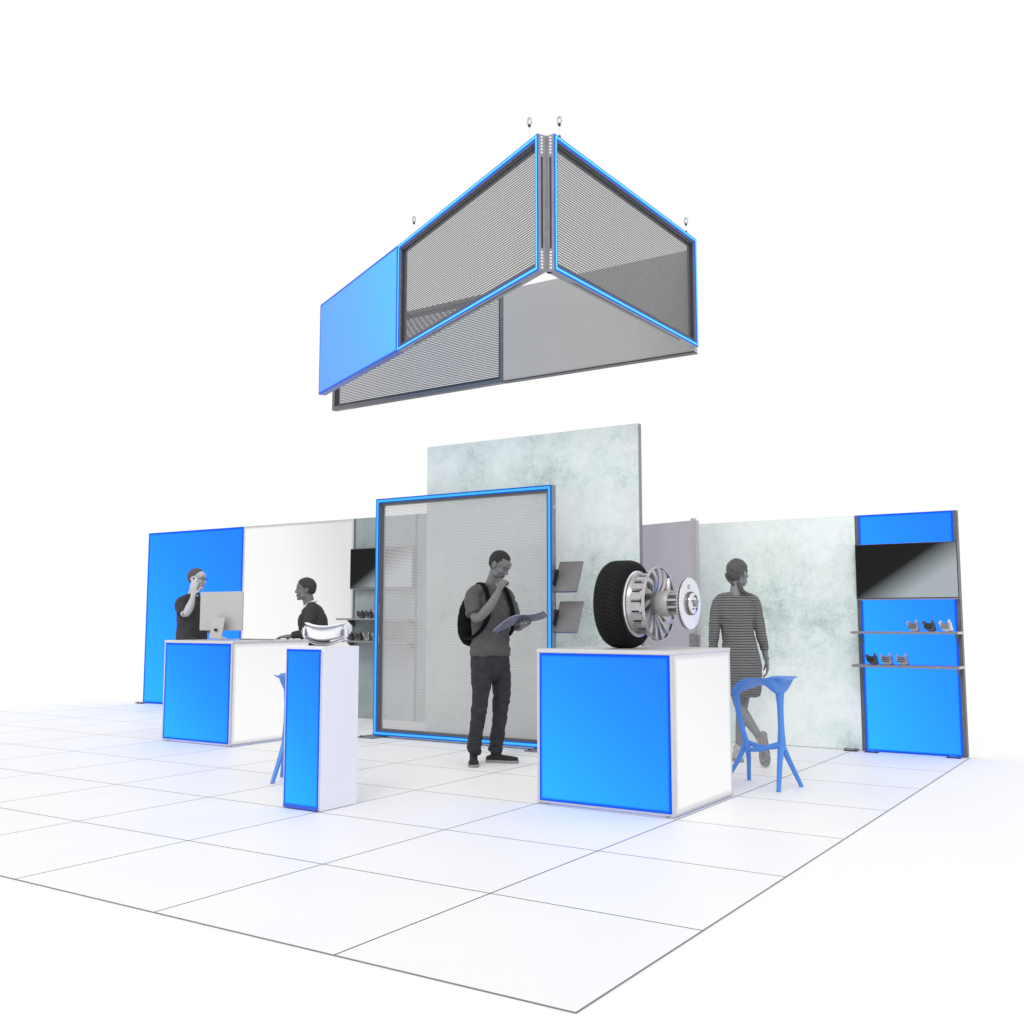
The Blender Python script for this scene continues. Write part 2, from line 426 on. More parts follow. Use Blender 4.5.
for i, lab in enumerate(('first', 'second', 'third')):
    caliper((-6.81+.135*i, 6.72, 1.2255), 0, .95, CM['dark'] if i < 2 else CM['silver'], lab + ' small caliper from the left on the upper left shelf')
for i, lab in enumerate(('first', 'second', 'third', 'fourth')):
    caliper((-6.98+.14*i, 6.72, .9555), 0, .95, CM['dark'] if i < 2 else CM['silver'], lab + ' small caliper from the left on the lower left shelf')

# ---------------------------------------------------------------- counters
def counter(name, x0, x1, y0, y1, label, rightm, H=1.01):
    t = empty(name, (x0, y0, 0), 0, label, 'counter', 'white counters with a blue lit front')
    w, d = x1-x0, y1-y0; e = .020
    fr = B()
    for (x, y) in ((0, 0), (w-e, 0), (0, d-e), (w-e, d-e)): box(fr, x, x+e, y, y+e, .010, H-.026)
    for y in (0, d-e): box(fr, e, w-e, y, y+e, .010, .024); 
    for x in (0, w-e): box(fr, x, x+e, e, d-e, .010, .024)
    obj('frame', fr, ALUL, t)
    obj('front_light_panel', bbox(e+.001, w-e-.001, -.003, .006, .0245, H-.028, bev=0), blue_box(w-2*e, .948, .028), t)
    g = B(); box(g, 0, d, 0, 1, 0, 1)
    g.free()
    # right side panel: built along x then turned so that its UVs run along the side
    bm = box(B(), e+.001, d-e-.001, -.003, .006, .0245, H-.028)
    M = Matrix.Translation((w, 0, 0)) @ Matrix.Rotation(PI/2, 4, 'Z')
    bmesh.ops.transform(bm, matrix=M, verts=bm.verts[:])
    obj('right_side_panel', bm, rightm, t)
    bm = box(B(), e+.001, d-e-.001, -.003, .006, .0245, H-.028)
    M = Matrix.Translation((0, d, 0)) @ Matrix.Rotation(-PI/2, 4, 'Z')
    bmesh.ops.transform(bm, matrix=M, verts=bm.verts[:]); obj('side_panel', bm, WHITE, t)
    obj('back_panel', bbox(e+.001, w-e-.001, d-.006, d+.002, .0245, H-.028), WHITE, t)
    obj('top_board', bbox(-.003, w+.003, -.003, d+.003, H-.0255, H, bev=.003), mat('counter_top', (.62, .61, .61), .3, 0, .01, 4), t)
    for x in (.06, w-.06):
        for y in (.03, d-.03): obj('levelling_foot', cyl(B(), (x, y, 0), (x, y, .0098), .012), MGREY, t)
    return t
wlb = lightbox('white_gradient_side', 1, .93, lin((252, 252, 253)), lin((250, 250, 251)), lin((243, 243, 246)), lin((222, 222, 227)), .04, vec=(.35, .65))  # emissive white, slightly greyer to the upper right and at the rim
counter('counter', -2.0, -1.018, 3.02, 3.98, 'blue and white counter carrying the tyre and brake disc', wlb)
counter('counter', -7.022, -6.03, 3.985, 5.02, 'blue and white reception counter with the computer on it', wlb, 1.0)
t = empty('pedestal', (-3.29, 2.0, 0), 0, 'narrow tall white pedestal with blue front, in front on the left', 'pedestal')
obj('body', bbox(0, .315, 0, .345, .004, 1.022), LAV, t)
obj('front_light_panel', bbox(.004, .303, -.006, -.0005, .02, 1.012, bev=0), lightbox('blue_backlit_fabric', .299, .965, BLO, BMI, BHI, BED, .02, vec=(.25, .75)), t)
obj('edge_cover', bbox(.3035, .315, -.006, -.0005, .005, 1.0), ALUL, t)
obj('edge_cover', bbox(-.006, .003, -.006, -.0005, .005, 1.0), ALUL, t)
for z in (.006, .985): obj('corner_clip', bbox(.003, .307, -.009, -.0065, z, z+.022) if z < .5 else bbox(.003, .012, -.009, -.0065, z, z+.03), mat('clip_blue', (.02, .10, .6), .4), t)
obj('top_plate', bbox(0, .315, 0, .345, 1.0225, 1.030, bev=.002), WHITE, t)

# ---------------------------------------------------------------- goggles on pedestal
def goggles():
    t = empty('goggles', (-3.155, 2.19, 1.0305), YAW-.05, 'glossy white wraparound goggles lying on top of the narrow pedestal', 'goggles'); t.scale = (.74, .78, .88)
    GW = mat('glossy_white_shell', (.88, .88, .89), .22, 0, .01, 5)
    GC = mat('chrome_blue', (.55, .58, .75), .08, 1, .02, 5)
    GD = mat('goggle_gap_grey', (.20, .21, .27), .3, .2)
    def band(zlo, zhi, rad, thick, wlim, sag, m, name, par, dy=0):
        bm = B(); n = 33; rows = []
        for i in range(n):
            s = -1+2*i/(n-1); x = s*wlim
            dip = sag*(1-s*s)
            yc = rad*(s*s)+dy
            zl = zlo-dip*.55+.012*s*s; zh = zhi-dip
            endf = max(0, (abs(s)-.86)/.14); mid = (zl+zh)/2
            zl += (mid-zl)*endf*endf*.75; zh += (mid-zh)*endf*endf*.75
            k = 10; R = []
            for j in range(k):
                a = 2*PI*j/k
                R.append(bm.verts.new((x, yc+thick*.5*math.cos(a)*(1 if math.cos(a) < 0 else .5), mid+dip*0+(zh-zl)/2*math.copysign(abs(math.sin(a))**.6, math.sin(a)))))
            rows.append(R)
        for P, Q in zip(rows, rows[1:]):
            for j in range(len(P)): bm.faces.new((P[j], P[(j+1) % len(P)], Q[(j+1) % len(P)], Q[j]))
        bm.faces.new(rows[0]); bm.faces.new(rows[-1][::-1]); bmesh.ops.recalc_face_normals(bm, faces=bm.faces[:])
        return obj(name, bm, m, par, True)
    band(.055, .170, .09, .115, .168, .034, GW, 'visor', t)
    band(.150, .182, .10, .13, .185, .030, GW, 'upper_rim', t, .01)
    band(.146, .155, .10, .134, .168, .036, GC, 'rim_line', t, .0)
    band(.030, .062, .11, .13, .172, .045, GW, 'lower_rim', t, .0)
    band(.052, .060, .11, .138, .170, .050, GD, 'rim_gap', t, .0)
    band(.022, .034, .10, .12, .150, .034, GW, 'base_lip', t, .02)
    for s in (-1, 1):
        g = B(); box(g, s*.185-.016, s*.185+.016, .05, .14, .055, .15); bmesh.ops.bevel(g, geom=g.edges[:], offset=.012, segments=3, affect='EDGES')
        h = obj('side_hinge', g, GW, t, True)
        obj('hinge_ring', torus(B(), (s*.192, .065, .105), .026, .004, Matrix.Rotation(.6*s, 3, 'Z')), GC, h, True)
        obj('side_slot', bbox(s*.166-.003, s*.166+.003, .010, .05, .07, .125), GD, h)
        g = B(); torus(g, (s*.185, .07, .055), .026, .004, Matrix.Rotation(1.1*s, 3, 'Z')); obj('strap_loop', g, GC, h, True)
goggles()

# ---------------------------------------------------------------- exploded wheel
def wheel():
    c = (0, 0, 0)
    t = empty('wheel_model', (-1.493, 3.5, 1.0102), 0, 'exploded car wheel with tyre, spoked rim and brake disc on the counter', 'wheel model')
    R = .300; zc = .300
    TY = mat('tyre_rubber', (.006, .006, .0065), .75, 0, .25, 30, bump=.25, bscale=120, spec=.2)
    # tyre
    prof = [(-.182, .215), (-.193, .235), (-.196, .262), (-.184, .286), (-.165, .297), (-.10, .300), (-.03, .298), (-.006, .288), (.010, .262), (.006, .235), (-.006, .215), (-.02, .212), (-.18, .212)]
    bm = lathe(B(), prof, 'X', 72, (0, 0, zc), closed=True)
    ty = obj('tyre', bm, TY, t, True)
    # tread grooves and chevrons proud of the tread
    bm = B()
    for i in range(60):
        a0 = 2*PI*i/60
        for s in (-1, 1):
            pts = []
            for k in range(4):
                f = k/3; x = -.094 + s*(.006+.062*f); a = a0 + .11*f
                rr = .3012 - (.0028 if f == 1 else 0) - .0006*f
                pts.append((x, a, rr))
            for (x1, a1, r1), (x2, a2, r2) in zip(pts, pts[1:]):
                wd = .034
                q = [(x1, a1, r1), (x2, a2, r2), (x2, a2+wd, r2), (x1, a1+wd, r1)]
                top = [bm.verts.new((x, rr*math.cos(a), zc+rr*math.sin(a))) for x, a, rr in q]
                bot = [bm.verts.new((x, (rr-.006)*math.cos(a), zc+(rr-.006)*math.sin(a))) for x, a, rr in q]
                bm.faces.new(top); bm.faces.new(bot[::-1])
                for j in range(4): bm.faces.new((top[j], bot[j], bot[(j+1) % 4], top[(j+1) % 4]))
    bmesh.ops.recalc_face_normals(bm, faces=bm.faces[:])
    for v in bm.verts:      # flat where it stands
        if v.co.z < .0005: v.co.z = .0005
    obj('tread', bm, mat('tyre_tread', (.010, .010, .0105), .7, 0, .2, 40, spec=.25), ty)
    # rim barrel
    RM = mat('rim_silver', (.50, .49, .50), .28, .75, .06, 12)
    RB = mat('rim_bright', (.80, .80, .85), .24, .8, .03, 12)
    bm = lathe(B(), [(-.012, .226), (.012, .228), (.018, .222), (.022, .205), (.030, .200), (.115, .196), (.118, .188), (.02, .190), (-.01, .205)], 'X', 72, (0, 0, zc), closed=True)
    rim = obj('rim', bm, RM, t, True)
    obj('rim_lip', lathe(B(), [(.0125, .2285), (.020, .2235), (.021, .2175), (.0135, .2205)], 'X', 72, (0, 0, zc), closed=True), RB, rim, True)
    for i in range(18):
        M = Matrix.Translation((0, 0, zc)) @ Matrix.Rotation(2*PI*i/18+.1, 4, 'X')
        obj('slot', box(B(), .055, .118, -.006, .006, .194, .2005, M=M), BLACK, rim)
        M = Matrix.Translation((0, 0, zc)) @ Matrix.Rotation(2*PI*(i+.5)/18+.1, 4, 'X')
        obj('barrel_plate', box(B(), .05, .13, -.022, .022, .196, .206, M=M), RM, rim)
    # spoke face
    X0 = .165
    sp = obj('spoke_wheel', lathe(B(), [(X0-.010, .249), (X0+.008, .251), (X0+.012, .248), (X0+.010, .243), (X0-.010, .243)], 'X', 72, (0, 0, zc), closed=True), RM, t, True)
    for i in range(15):
        a0 = 2*PI*i/15
        bm = B(); rows = []
        for k in range(9):
            f = k/8; r = .055+.190*f; a = a0 + .32*(f**1.5); wd = (.014+.024*f); x = X0+.004 - .045*(1-f)*(1-f) + .012*math.sin(f*PI)
            ca, sa = math.cos(a), math.sin(a)
            P = Vector((x, r*ca, r*sa)); T = Vector((0, -sa, ca))
            rows.append([bm.verts.new(P+Vector((dx, 0, 0))+T*dw+Vector((0, 0, zc))) for dx, dw in ((0, -wd*.5), (0, wd*.5), (-.034, wd*.9), (-.034, -wd*.1))])
        for A, C in zip(rows, rows[1:]):
            for j in range(4): bm.faces.new((A[j], A[(j+1) % 4], C[(j+1) % 4], C[j]))
        bm.faces.new(rows[0]); bm.faces.new(rows[-1][::-1]); bmesh.ops.recalc_face_normals(bm, faces=bm.faces[:])
        obj('spoke', bm, RM, sp)
    obj('spoke_hub', lathe(B(), [(X0-.06, .066), (X0+.0, .066), (X0+.006, .06)], 'X', 40, (0, 0, zc)), RM, sp, True)
    hb = obj('hub_drum', lathe(B(), [(X0+.0065, .083), (X0+.012, .086), (X0+.088, .086), (X0+.094, .082)], 'X', 48, (0, 0, zc)), mat('hub_grey', (.45, .445, .45), .4, .3, .04, 8), t, True)
    bm = B()
    for i in range(10):
        M = Matrix.Translation((0, 0, zc)) @ Matrix.Rotation(2*PI*i/10, 4, 'X')
        box(bm, X0+.0945, X0+.155, -.008, .008, .035, .078, M=M)
    cyl(bm, (X0+.0945, 0, zc), (X0+.225, 0, zc), .034, n=24)
    obj('hub_fins', bm, RM, hb)
    # brake disc
    XD = .385
    ds = obj('brake_disc', lathe(B(), [(XD, .168), (XD+.002, .170), (XD+.011, .170), (XD+.011, .07), (XD, .07)], 'X', 72, (0, 0, zc), closed=True), RB, t, True)
    obj('inner_ring', lathe(B(), [(XD-.020, .169), (XD-.018, .171), (XD-.010, .171), (XD-.010, .07), (XD-.020, .07)], 'X', 72, (0, 0, zc), closed=True), RM, ds, True)
    bm = B()
    for i in range(48):
        M = Matrix.Translation((0, 0, zc)) @ Matrix.Rotation(2*PI*i/48, 4, 'X')
        box(bm, XD-.0098, XD-.0002, -.002, .002, .08, .164, M=M)
    obj('vent_vanes', bm, ALUL, ds)
    obj('vent_core', lathe(B(), [(XD-.0097, .160), (XD-.0003, .160), (XD-.0003, .08), (XD-.0097, .08)], 'X', 48, (0, 0, zc), closed=True), BLACK, ds, True)
    CH = mat('chrome', (.75, .75, .77), .07, 1, .02, 5)
    hat = obj('disc_hat', lathe(B(), [(XD-.03, .0695), (XD+.0112, .0755), (XD+.018, .074), (XD+.034, .070), (XD+.040, .060), (XD+.041, .03)], 'X', 48, (0, 0, zc)), CH, ds, True)
    obj('hat_band', lathe(B(), [(XD+.013, .071), (XD+.013, .0785), (XD+.026, .0775), (XD+.026, .071)], 'X', 48, (0, 0, zc), closed=True), DGREY, hat, True)
    obj('hub_nut', lathe(B(), [(XD+.0415, .026), (XD+.052, .026), (XD+.056, .020)], 'X', 6, (0, 0, zc)), MGREY, hat)
    for i in range(5):
        a = 2*PI*i/5+.3
        y, z = .046*math.cos(a), zc+.046*math.sin(a)
        obj('wheel_bolt', cyl(B(), (XD+.0415, y, z), (XD+.046, y, z), .007, n=8), DGREY, hat)
    obj('disc_mark', torus(B(), (XD+.0118, -.03, zc+.11), .013, .002, Matrix.Rotation(PI/2, 3, 'Z')), DGREY, ds, True)
wheel()

# ---------------------------------------------------------------- stools
def stool(label, par_loc, rz, src=None):
    if src:
        t = dup(src); t.location = par_loc; t.rotation_euler = (0, 0, rz); t['label'] = label; return t
    t = empty('bar_stool', par_loc, rz, label, 'bar stool', 'blue plastic bar stools')
    BL = mat('blue_plastic', (.068, .235, .68), .45, 0, .03, 10)
    # local frame: x = towards the high tail of the seat; node A side = -x, node C side = +x
    H = .765
    NL, NR = Vector((-.115, 0, .30)), Vector((.175, 0, .30))
    def bar(name, pts, par, side=(0, 1, 0)):
        bm = B(); rows = []; n = len(pts)
        for i, (p, wy, wx) in enumerate(pts):
            p = Vector(p); d = (Vector(pts[min(i+1, n-1)][0])-Vector(pts[max(i-1, 0)][0])).normalized()
            s = Vector(side); s = (s-d*s.dot(d)).normalized(); u = d.cross(s)
            R = []
            for k in range(8):
                a = PI/8+2*PI*k/8
                R.append(bm.verts.new(p+s*wy*math.cos(a)+u*wx*math.sin(a)))
            rows.append(R)
        for A, C in zip(rows, rows[1:]):
            for j in range(8): bm.faces.new((A[j], A[(j+1) % 8], C[(j+1) % 8], C[j]))
        bm.faces.new(rows[0]); bm.faces.new(rows[-1][::-1]); bmesh.ops.recalc_face_normals(bm, faces=bm.faces[:])
        return obj(name, bm, BL, par, True)
    # seat: curved saddle sheet with thickness
    bm = B(); nx, ny = 15, 9; top = []; bot = []
    for i in range(nx):
        f = i/(nx-1); x = -.200+.455*f
        zt = .668 + .102*min(1, f/.45)**.75 if f < .45 else .770 + .010*(f-.45)
        hw = .06+.135*math.sin(min(1, f/.55)*PI/2) - (.07*max(0, (f-.75)/.25)**1.5)
        T = []; U = []
        th = .022 + .075*math.exp(-((f-.82)/.12)**2)
        for j in range(ny):
            g = -1+2*j/(ny-1); y = g*hw
            zz = zt + (.016*g*g)*(1 if f > .2 else f/.2) - .018*(1-g*g)*math.sin(f*PI)
            T.append(bm.verts.new((x, y, zz))); U.append(bm.verts.new((x-(.0 if f < .9 else .05*(f-.9)/.1), y*.92, zz-th*(1-abs(g)**2*.85)-.006)))
        top.append(T); bot.append(U)
    for i in range(nx-1):
        for j in range(ny-1):
            bm.faces.new((top[i][j], top[i+1][j], top[i+1][j+1], top[i][j+1])); bm.faces.new((bot[i][j], bot[i][j+1], bot[i+1][j+1], bot[i+1][j]))
    for i in range(nx-1):
        for j in (0, ny-1): bm.faces.new((top[i][j], bot[i][j], bot[i+1][j], top[i+1][j]))
    for j in range(ny-1):
        for i in (0, nx-1): bm.faces.new((top[i][j], top[i][j+1], bot[i][j+1], bot[i][j]))
    bmesh.ops.recalc_face_normals(bm, faces=bm.faces[:])
    obj('seat', bm, BL, t, True)
    bar('post', [((-.188, 0, .690), .055, .020), ((-.197, 0, .645), .038, .022), ((-.180, 0, .52), .026, .019), ((-.145, 0, .38), .022, .019), ((NL.x, 0, NL.z-.02), .024, .026)], t)
    bar('post', [((.165, 0, .73), .06, .045), ((.170, 0, .672), .036, .030), ((.172, 0, .58), .026, .022), ((.174, 0, .44), .024, .022), ((NR.x, 0, .35), .028, .028), ((NR.x, 0, NR.z-.03), .028, .034)], t)
    for s in (-1, 1):
        bar('leg', [((NL.x, s*.006, NL.z), .024, .022), ((NL.x-.03, s*.07, .18), .017, .019), ((NL.x-.095, s*.17, 0), .014, .016)], t, (1, 0, 0))
        bar('leg', [((NR.x, s*.006, NR.z), .026, .024), ((NR.x+.02, s*.065, .19), .020, .019), ((NR.x+.06, s*.16, 0), .015, .017)], t, (1, 0, 0))
    for s in (-1, 1):
        bar('footrest', [((NL.x, 0, NL.z+.005), .02, .019), ((-.05, s*.09, .262), .018, .017), ((.05, s*.09, .272), .018, .017), ((NR.x, 0, NR.z+.015), .022, .021)], t, (0, 0, 1))
    return t
ST = stool('blue bar stool standing right of the tyre counter, near the woman', (-1.01, 4.526, 0), math.radians(-12))
stool('blue bar stool mostly hidden behind the narrow pedestal', (-3.965, 2.915, 0), math.radians(213), ST)

# ---------------------------------------------------------------- computer
t = empty('desktop_computer', (-6.56, 4.32, 1.0002), math.radians(4), 'silver all-in-one computer with its back to the viewer on the reception counter', 'computer')
SIL = mat('computer_silver', (.50, .495, .49), .42, .2, .02, 6)
obj('screen_body', bbox(-.325, .265, 0, .022, .095, .49, bev=.006), SIL, t)
obj('display_glass', bbox(-.315, .255, .0225, .0265, .105, .48, bev=0), BLACK, t)
bm = B(); Ms = Matrix.Translation((.005, -.02, .0)) @ Matrix.Rotation(math.radians(-12), 4, 'X')
box(bm, -.082, .082, -.085, -.077, .0, .215, M=Ms)
sd = obj('stand', bm, SIL, t)
obj('stand_base', bbox(-.077, .087, -.10, .10, .0005, .007), SIL, t)
bm = B(); cyl(bm, (.005, -.1125, .105), (.005, -.085, .1), .014, n=20); obj('cable_hole', bm, BLACK, sd)
t = empty('keyboard', (-6.27, 4.52, 1.0002), math.radians(4), 'flat dark keyboard lying beside the silver computer', 'keyboard')
obj('base', bbox(-.20, .20, -.055, .055, .0005, .008), ALU, t)
g = B()
for i in range(14):
    for j in range(4): box(g, -.19+i*.0272, -.19+i*.0272+.023, -.048+j*.025, -.048+j*.025+.021, .0083, .0115)
obj('keys', g, DGREY, t)

# ---------------------------------------------------------------- hanging structure
def hanging():
    t = empty('hanging_frame', (0, 0, 0), 0, 'hanging triangular overhead frame with mesh panels, glowing blue edges and a blue lit panel', 'hanging sign')
    z0, z1, dp = 3.555, 4.52, .075
    HM = perforated('hanging_perforated_sheet', (.14, .14, .145, 1), .0145, .0180, .0050, rough=.5, metal=.3)
    RAIL = mat('hanging_rail_grey', (.30, .30, .32), .4, .4, .1, 20)
    RAILD = mat('hanging_rail_dark', (.055, .055, .07), .4, .3, .1, 20)
    def seg(P, Q, inward):
        """matrix: local x from P to Q, local y inwards, z up"""
        P, Q = Vector((*P, 0)), Vector((*Q, 0)); d = (Q-P).normalized(); n = Vector((-d.y, d.x, 0))
        if n.dot(Vector((*inward, 0))) < 0: n = -n
        M = Matrix(((d.x, n.x, 0, P.x), (d.y, n.y, 0, P.y), (0, 0, 1, 0), (0, 0, 0, 1)))
        return M, (Q-P).length
    def put(name, bm, m, M, par, **k):
        bmesh.ops.transform(bm, matrix=M, verts=bm.verts[:]); bmesh.ops.recalc_face_normals(bm, faces=bm.faces[:])
        return obj(name, bm, m, par, **k)
    def framed(P, Q, inward, name, led=True, a=z0, b=z1, mesh=True):
        M, Ln = seg(P, Q, inward)
        f = put(name, ring(B(), 0, Ln, .010, dp, a, b, .04), RAIL if led else mat('back_rail_grey', (.16, .16, .17), .4, .4, .1, 20), M, t)
        put('inner_rail', ring(B(), .0405, Ln-.0405, .022, dp-.008, a+.0405, b-.0405, .022), RAILD, M, f)
        # side slot grooves
        g = B(); box(g, .30, Ln-.30, dp*.45, dp*.62, a-.0012, a+.001); put('bottom_groove', g, RAILD, M, f)
        for x in (-.0012, Ln-.001):
            g = B(); box(g, x, x+.0022, dp*.40, dp*.60, a+.16, b-.16); put('slot', g, RAILD, M, f)
            g = B(); z = a+.03
            for base in (a+.015, b-.135):
                for k in range(6): box(g, x-.0003, x+.0025, dp*.38, dp*.60, base+k*.022, base+k*.022+.012)
            put('slot_marks', g, WHITE, M, f)
        if led:
            s = put('light_strip', ring(B(), 0, Ln, .0025, .0098, a, b, .034), LEDB, M, f)
            put('glowing_core', ring(B(), .009, Ln-.009, 0, .0025, a+.009, b-.009, .014), LEDC, M, s)
        if mesh:
            put('mesh_sheet', mesh_face(.05, Ln-.05, a+.05, b-.05, dp*.55), HM, M, f)
        return f, M, Ln
    A, J, E = (-1.886, 2.853), (-4.035, 3.975), (-5.835, 4.885)
    Bp, D = (-1.783, 2.92), (-1.745, 5.29)
    framed(J, A, (1, 2), 'mesh_panel')
    framed(Bp, D, (-1, 0), 'mesh_panel')
    # blue lit panel
    M, Ln = seg(E, (J[0]-.003, J[1]+.0015), (1, 2))
    f = put('lit_panel_frame', ring(B(), 0, Ln, .006, dp, z0, z1, .04), mat('blue_frame', (.05, .11, .42), .35, .2, .05, 20), M, t)
    put('lit_fabric', box(B(), 0, Ln, 0, .0055, z0, z1), lightbox('hanging_blue_backlit_fabric', Ln, .945, lin((118, 178, 255)), lin((116, 186, 255)), lin((108, 202, 255)), lin((64, 100, 235)), .03, vec=(.85, .15)), M, f)
    # back row: mesh half and solid half
    K0, K1, K2 = (-6.20, 5.47), (-3.84, 5.37), (-1.815, 5.345)
    framed(K0, K1, (0, 1), 'back_mesh_panel', led=False, a=z0-.025, b=z1-.05)
    M, Ln = seg((K1[0]+.002, K1[1]), K2, (0, 1))
    f = put('back_solid_panel', box(B(), 0, Ln, .012, dp, z0-.013, z1-.055), mat('solid_panel_grey', (.44, .43, .425), .55, 0, .02, 3), M, t)
    put('bottom_rail', box(B(), 0, Ln, .0, dp+.004, z0-.025, z0-.0135), RAILD, M, f)
    # corner hinge filling the groove of the apex
    obj('corner_hinge', cyl(B(), (-1.852, 2.95, z0), (-1.852, 2.95, z1-.002), .02), MGREY, t)
    # eye bolts with rings
    def eye(x, y, h=0):
        e = obj('eye_bolt', cyl(B(), (x, y, z1), (x, y, z1+.024), .010), DGREY, t)
        obj('hook_ring', torus(B(), (x, y, z1+.135+h), .015, .006, Matrix.Scale(1.7, 3, Vector((0, 0, 1)))), ALU, e, True)
        obj('link', cyl(B(), (x, y, z1+.0245), (x, y, z1+.096+h), .0015, n=8), ALUL, e)
        obj('ring_nut', cyl(B(), (x, y, z1+.0965+h), (x, y, z1+.112+h), .010, n=10), BLACK, e)
    eye(-2.03, 2.985, .045); eye(-1.80, 3.01); eye(-3.80, 3.91, .03); eye(-1.77, 5.12, -.02)
hanging()
# ---------------------------------------------------------------- people
def crom(pts, k=4):
    """smooth a chain of (point, r_side, r_front)"""
    P = [(Vector(p), a, b) for p, a, b in pts]; out = []
    if len(P) < 3: k2 = k
    for i in range(len(P)-1):
        p0 = P[max(i-1, 0)]; p1 = P[i]; p2 = P[i+1]; p3 = P[min(i+2, len(P)-1)]
        for j in range(k):
            t = j/k
            def f(a, b, c, d): return .5*((2*b)+(c-a)*t+(2*a-5*b+4*c-d)*t*t+(3*b-a-3*c+d)*t**3)
            out.append((Vector([f(p0[0][q], p1[0][q], p2[0][q], p3[0][q]) for q in range(3)]), f(p0[1], p1[1], p2[1], p3[1]), f(p0[2], p1[2], p2[2], p3[2])))
    out.append(P[-1]); return out

def tube(bm, pts, side=(1, 0, 0), caps=(1, 1), n=20, k=4, sq=1.0):
    P = crom(pts, k); rows = []; N = len(P); side = Vector(side)
    def addring(c, d, a, b):
        s = (side-d*side.dot(d)).normalized(); u = d.cross(s)
        return [bm.verts.new(c+s*a*math.copysign(abs(math.cos(t))**sq, math.cos(t))+u*b*math.copysign(abs(math.sin(t))**sq, math.sin(t))) for t in [2*PI*i/n for i in range(n)]]
    T = [(P[min(i+1, N-1)][0]-P[max(i-1, 0)][0]).normalized() for i in range(N)]
    if caps[0]:
        for f, g in ((.92, .4), (.7, .72), (.38, .93)):
            rows.append(addring(P[0][0]-T[0]*min(P[0][1], P[0][2])*f*caps[0], T[0], P[0][1]*g, P[0][2]*g))
    for i in range(N): rows.append(addring(P[i][0], T[i], max(P[i][1], .002), max(P[i][2], .002)))
    if caps[1]:
        for f, g in ((.38, .93), (.7, .72), (.92, .4)):
            rows.append(addring(P[-1][0]+T[-1]*min(P[-1][1], P[-1][2])*f*caps[1], T[-1], P[-1][1]*g, P[-1][2]*g))
    for A, C in zip(rows, rows[1:]):
        for j in range(n): bm.faces.new((A[j], A[(j+1) % n], C[(j+1) % n], C[j]))
    bm.faces.new(rows[0][::-1]); bm.faces.new(rows[-1])
    return bm

def blob(bm, c, r, M=None, seg=20):
    ret = bmesh.ops.create_uvsphere(bm, u_segments=seg, v_segments=seg//2+2, radius=1)
    for v in ret['verts']:
        p = Vector((v.co.x*r[0]+c[0], v.co.y*r[1]+c[1], v.co.z*r[2]+c[2])); v.co = (M @ p) if M else p

def fuse(name, bm, m, parent, voxel, smooth=3, wr=0, wrs=10, classify=None, label=None, wfun=None):
    """union of overlapping closed shapes into one continuous skin"""
    bmesh.ops.recalc_face_normals(bm, faces=bm.faces[:])
    me = bpy.data.meshes.new('tmp'); bm.to_mesh(me); bm.free()
    o = bpy.data.objects.new('tmp', me); COL.objects.link(o)
    r = o.modifiers.new('r', 'REMESH'); r.mode = 'VOXEL'; r.voxel_size = voxel
    s = o.modifiers.new('s', 'SMOOTH'); s.factor = .5; s.iterations = smooth
    dg = bpy.context.evaluated_depsgraph_get(); dg.update()
    me2 = bpy.data.meshes.new_from_object(o.evaluated_get(dg))
    bpy.data.objects.remove(o); bpy.data.meshes.remove(me)
    me2.materials.clear(); me2.name = name
    if wr:
        ns = [v.normal.copy() for v in me2.vertices]
        for v, nn in zip(me2.vertices, ns):
            a = wr*(wfun(v.co) if wfun else 1)
            q = Vector((v.co.x*wrs, v.co.y*wrs, v.co.z*wrs*1.7)); q += Vector((0, 0, noise.noise(q*.4)*2.2))
            v.co += nn*a*(1-2*abs(noise.noise(q)))
    mm = m if isinstance(m, (list, tuple)) else [m]
    out = obj(name, me2, mm, parent, True, label)
    if classify:
        for p in me2.polygons: p.material_index = classify(p.center)
    return out

def head_shapes(bm, H, sc=1.0, female=False):
    def b(c, r): blob(bm, c, r, H)
    b((0, -.012, .030), (.0735, .096, .086)); b((0, .022, -.022), (.062, .068, .082)); b((0, .020, -.062), (.052, .060, .050))
    b((0, .066, -.096), (.024, .022, .018)); b((0, .070, -.062), (.026, .018, .024)); b((0, .070, .045), (.048, .022, .030))
    for s in (-1, 1):
        b((s*.036, .062, -.022), (.022, .024, .018)); b((s*.050, .020, -.070), (.014, .035, .022))
        tube(bm, [(H @ Vector((s*.012, .088, .022)), .007, .007), (H @ Vector((s*.034, .083, .025)), .008, .007), (H @ Vector((s*.054, .064, .018)), .006, .006)], (0, 0, 1), n=10, k=2)
        b((s*.031, .074, .003), (.013, .010, .009))
        b((s*.0755, -.008, -.006), (.009, .020, .031)); b((s*.080, -.014, .006), (.006, .016, .020))
    tube(bm, [(H @ Vector((0, .086, .018)), .007, .007), (H @ Vector((0, .096, -.008)), .009, .008), (H @ Vector((0, .102, -.026)), .014, .011)], (1, 0, 0), n=12, k=3)
    for s in (-1, 1): b((s*.012, .093, -.030), (.008, .010, .007))
    tube(bm, [(H @ Vector((-.024, .076, -.060)), .004, .005), (H @ Vector((0, .092, -.056)), .006, .006), (H @ Vector((.024, .076, -.060)), .004, .005)], (0, 0, 1), n=10, k=3)
    tube(bm, [(H @ Vector((-.020, .074, -.068)), .004, .005), (H @ Vector((0, .088, -.070)), .0065, .006), (H @ Vector((.020, .074, -.068)), .004, .005)], (0, 0, 1), n=10, k=3)

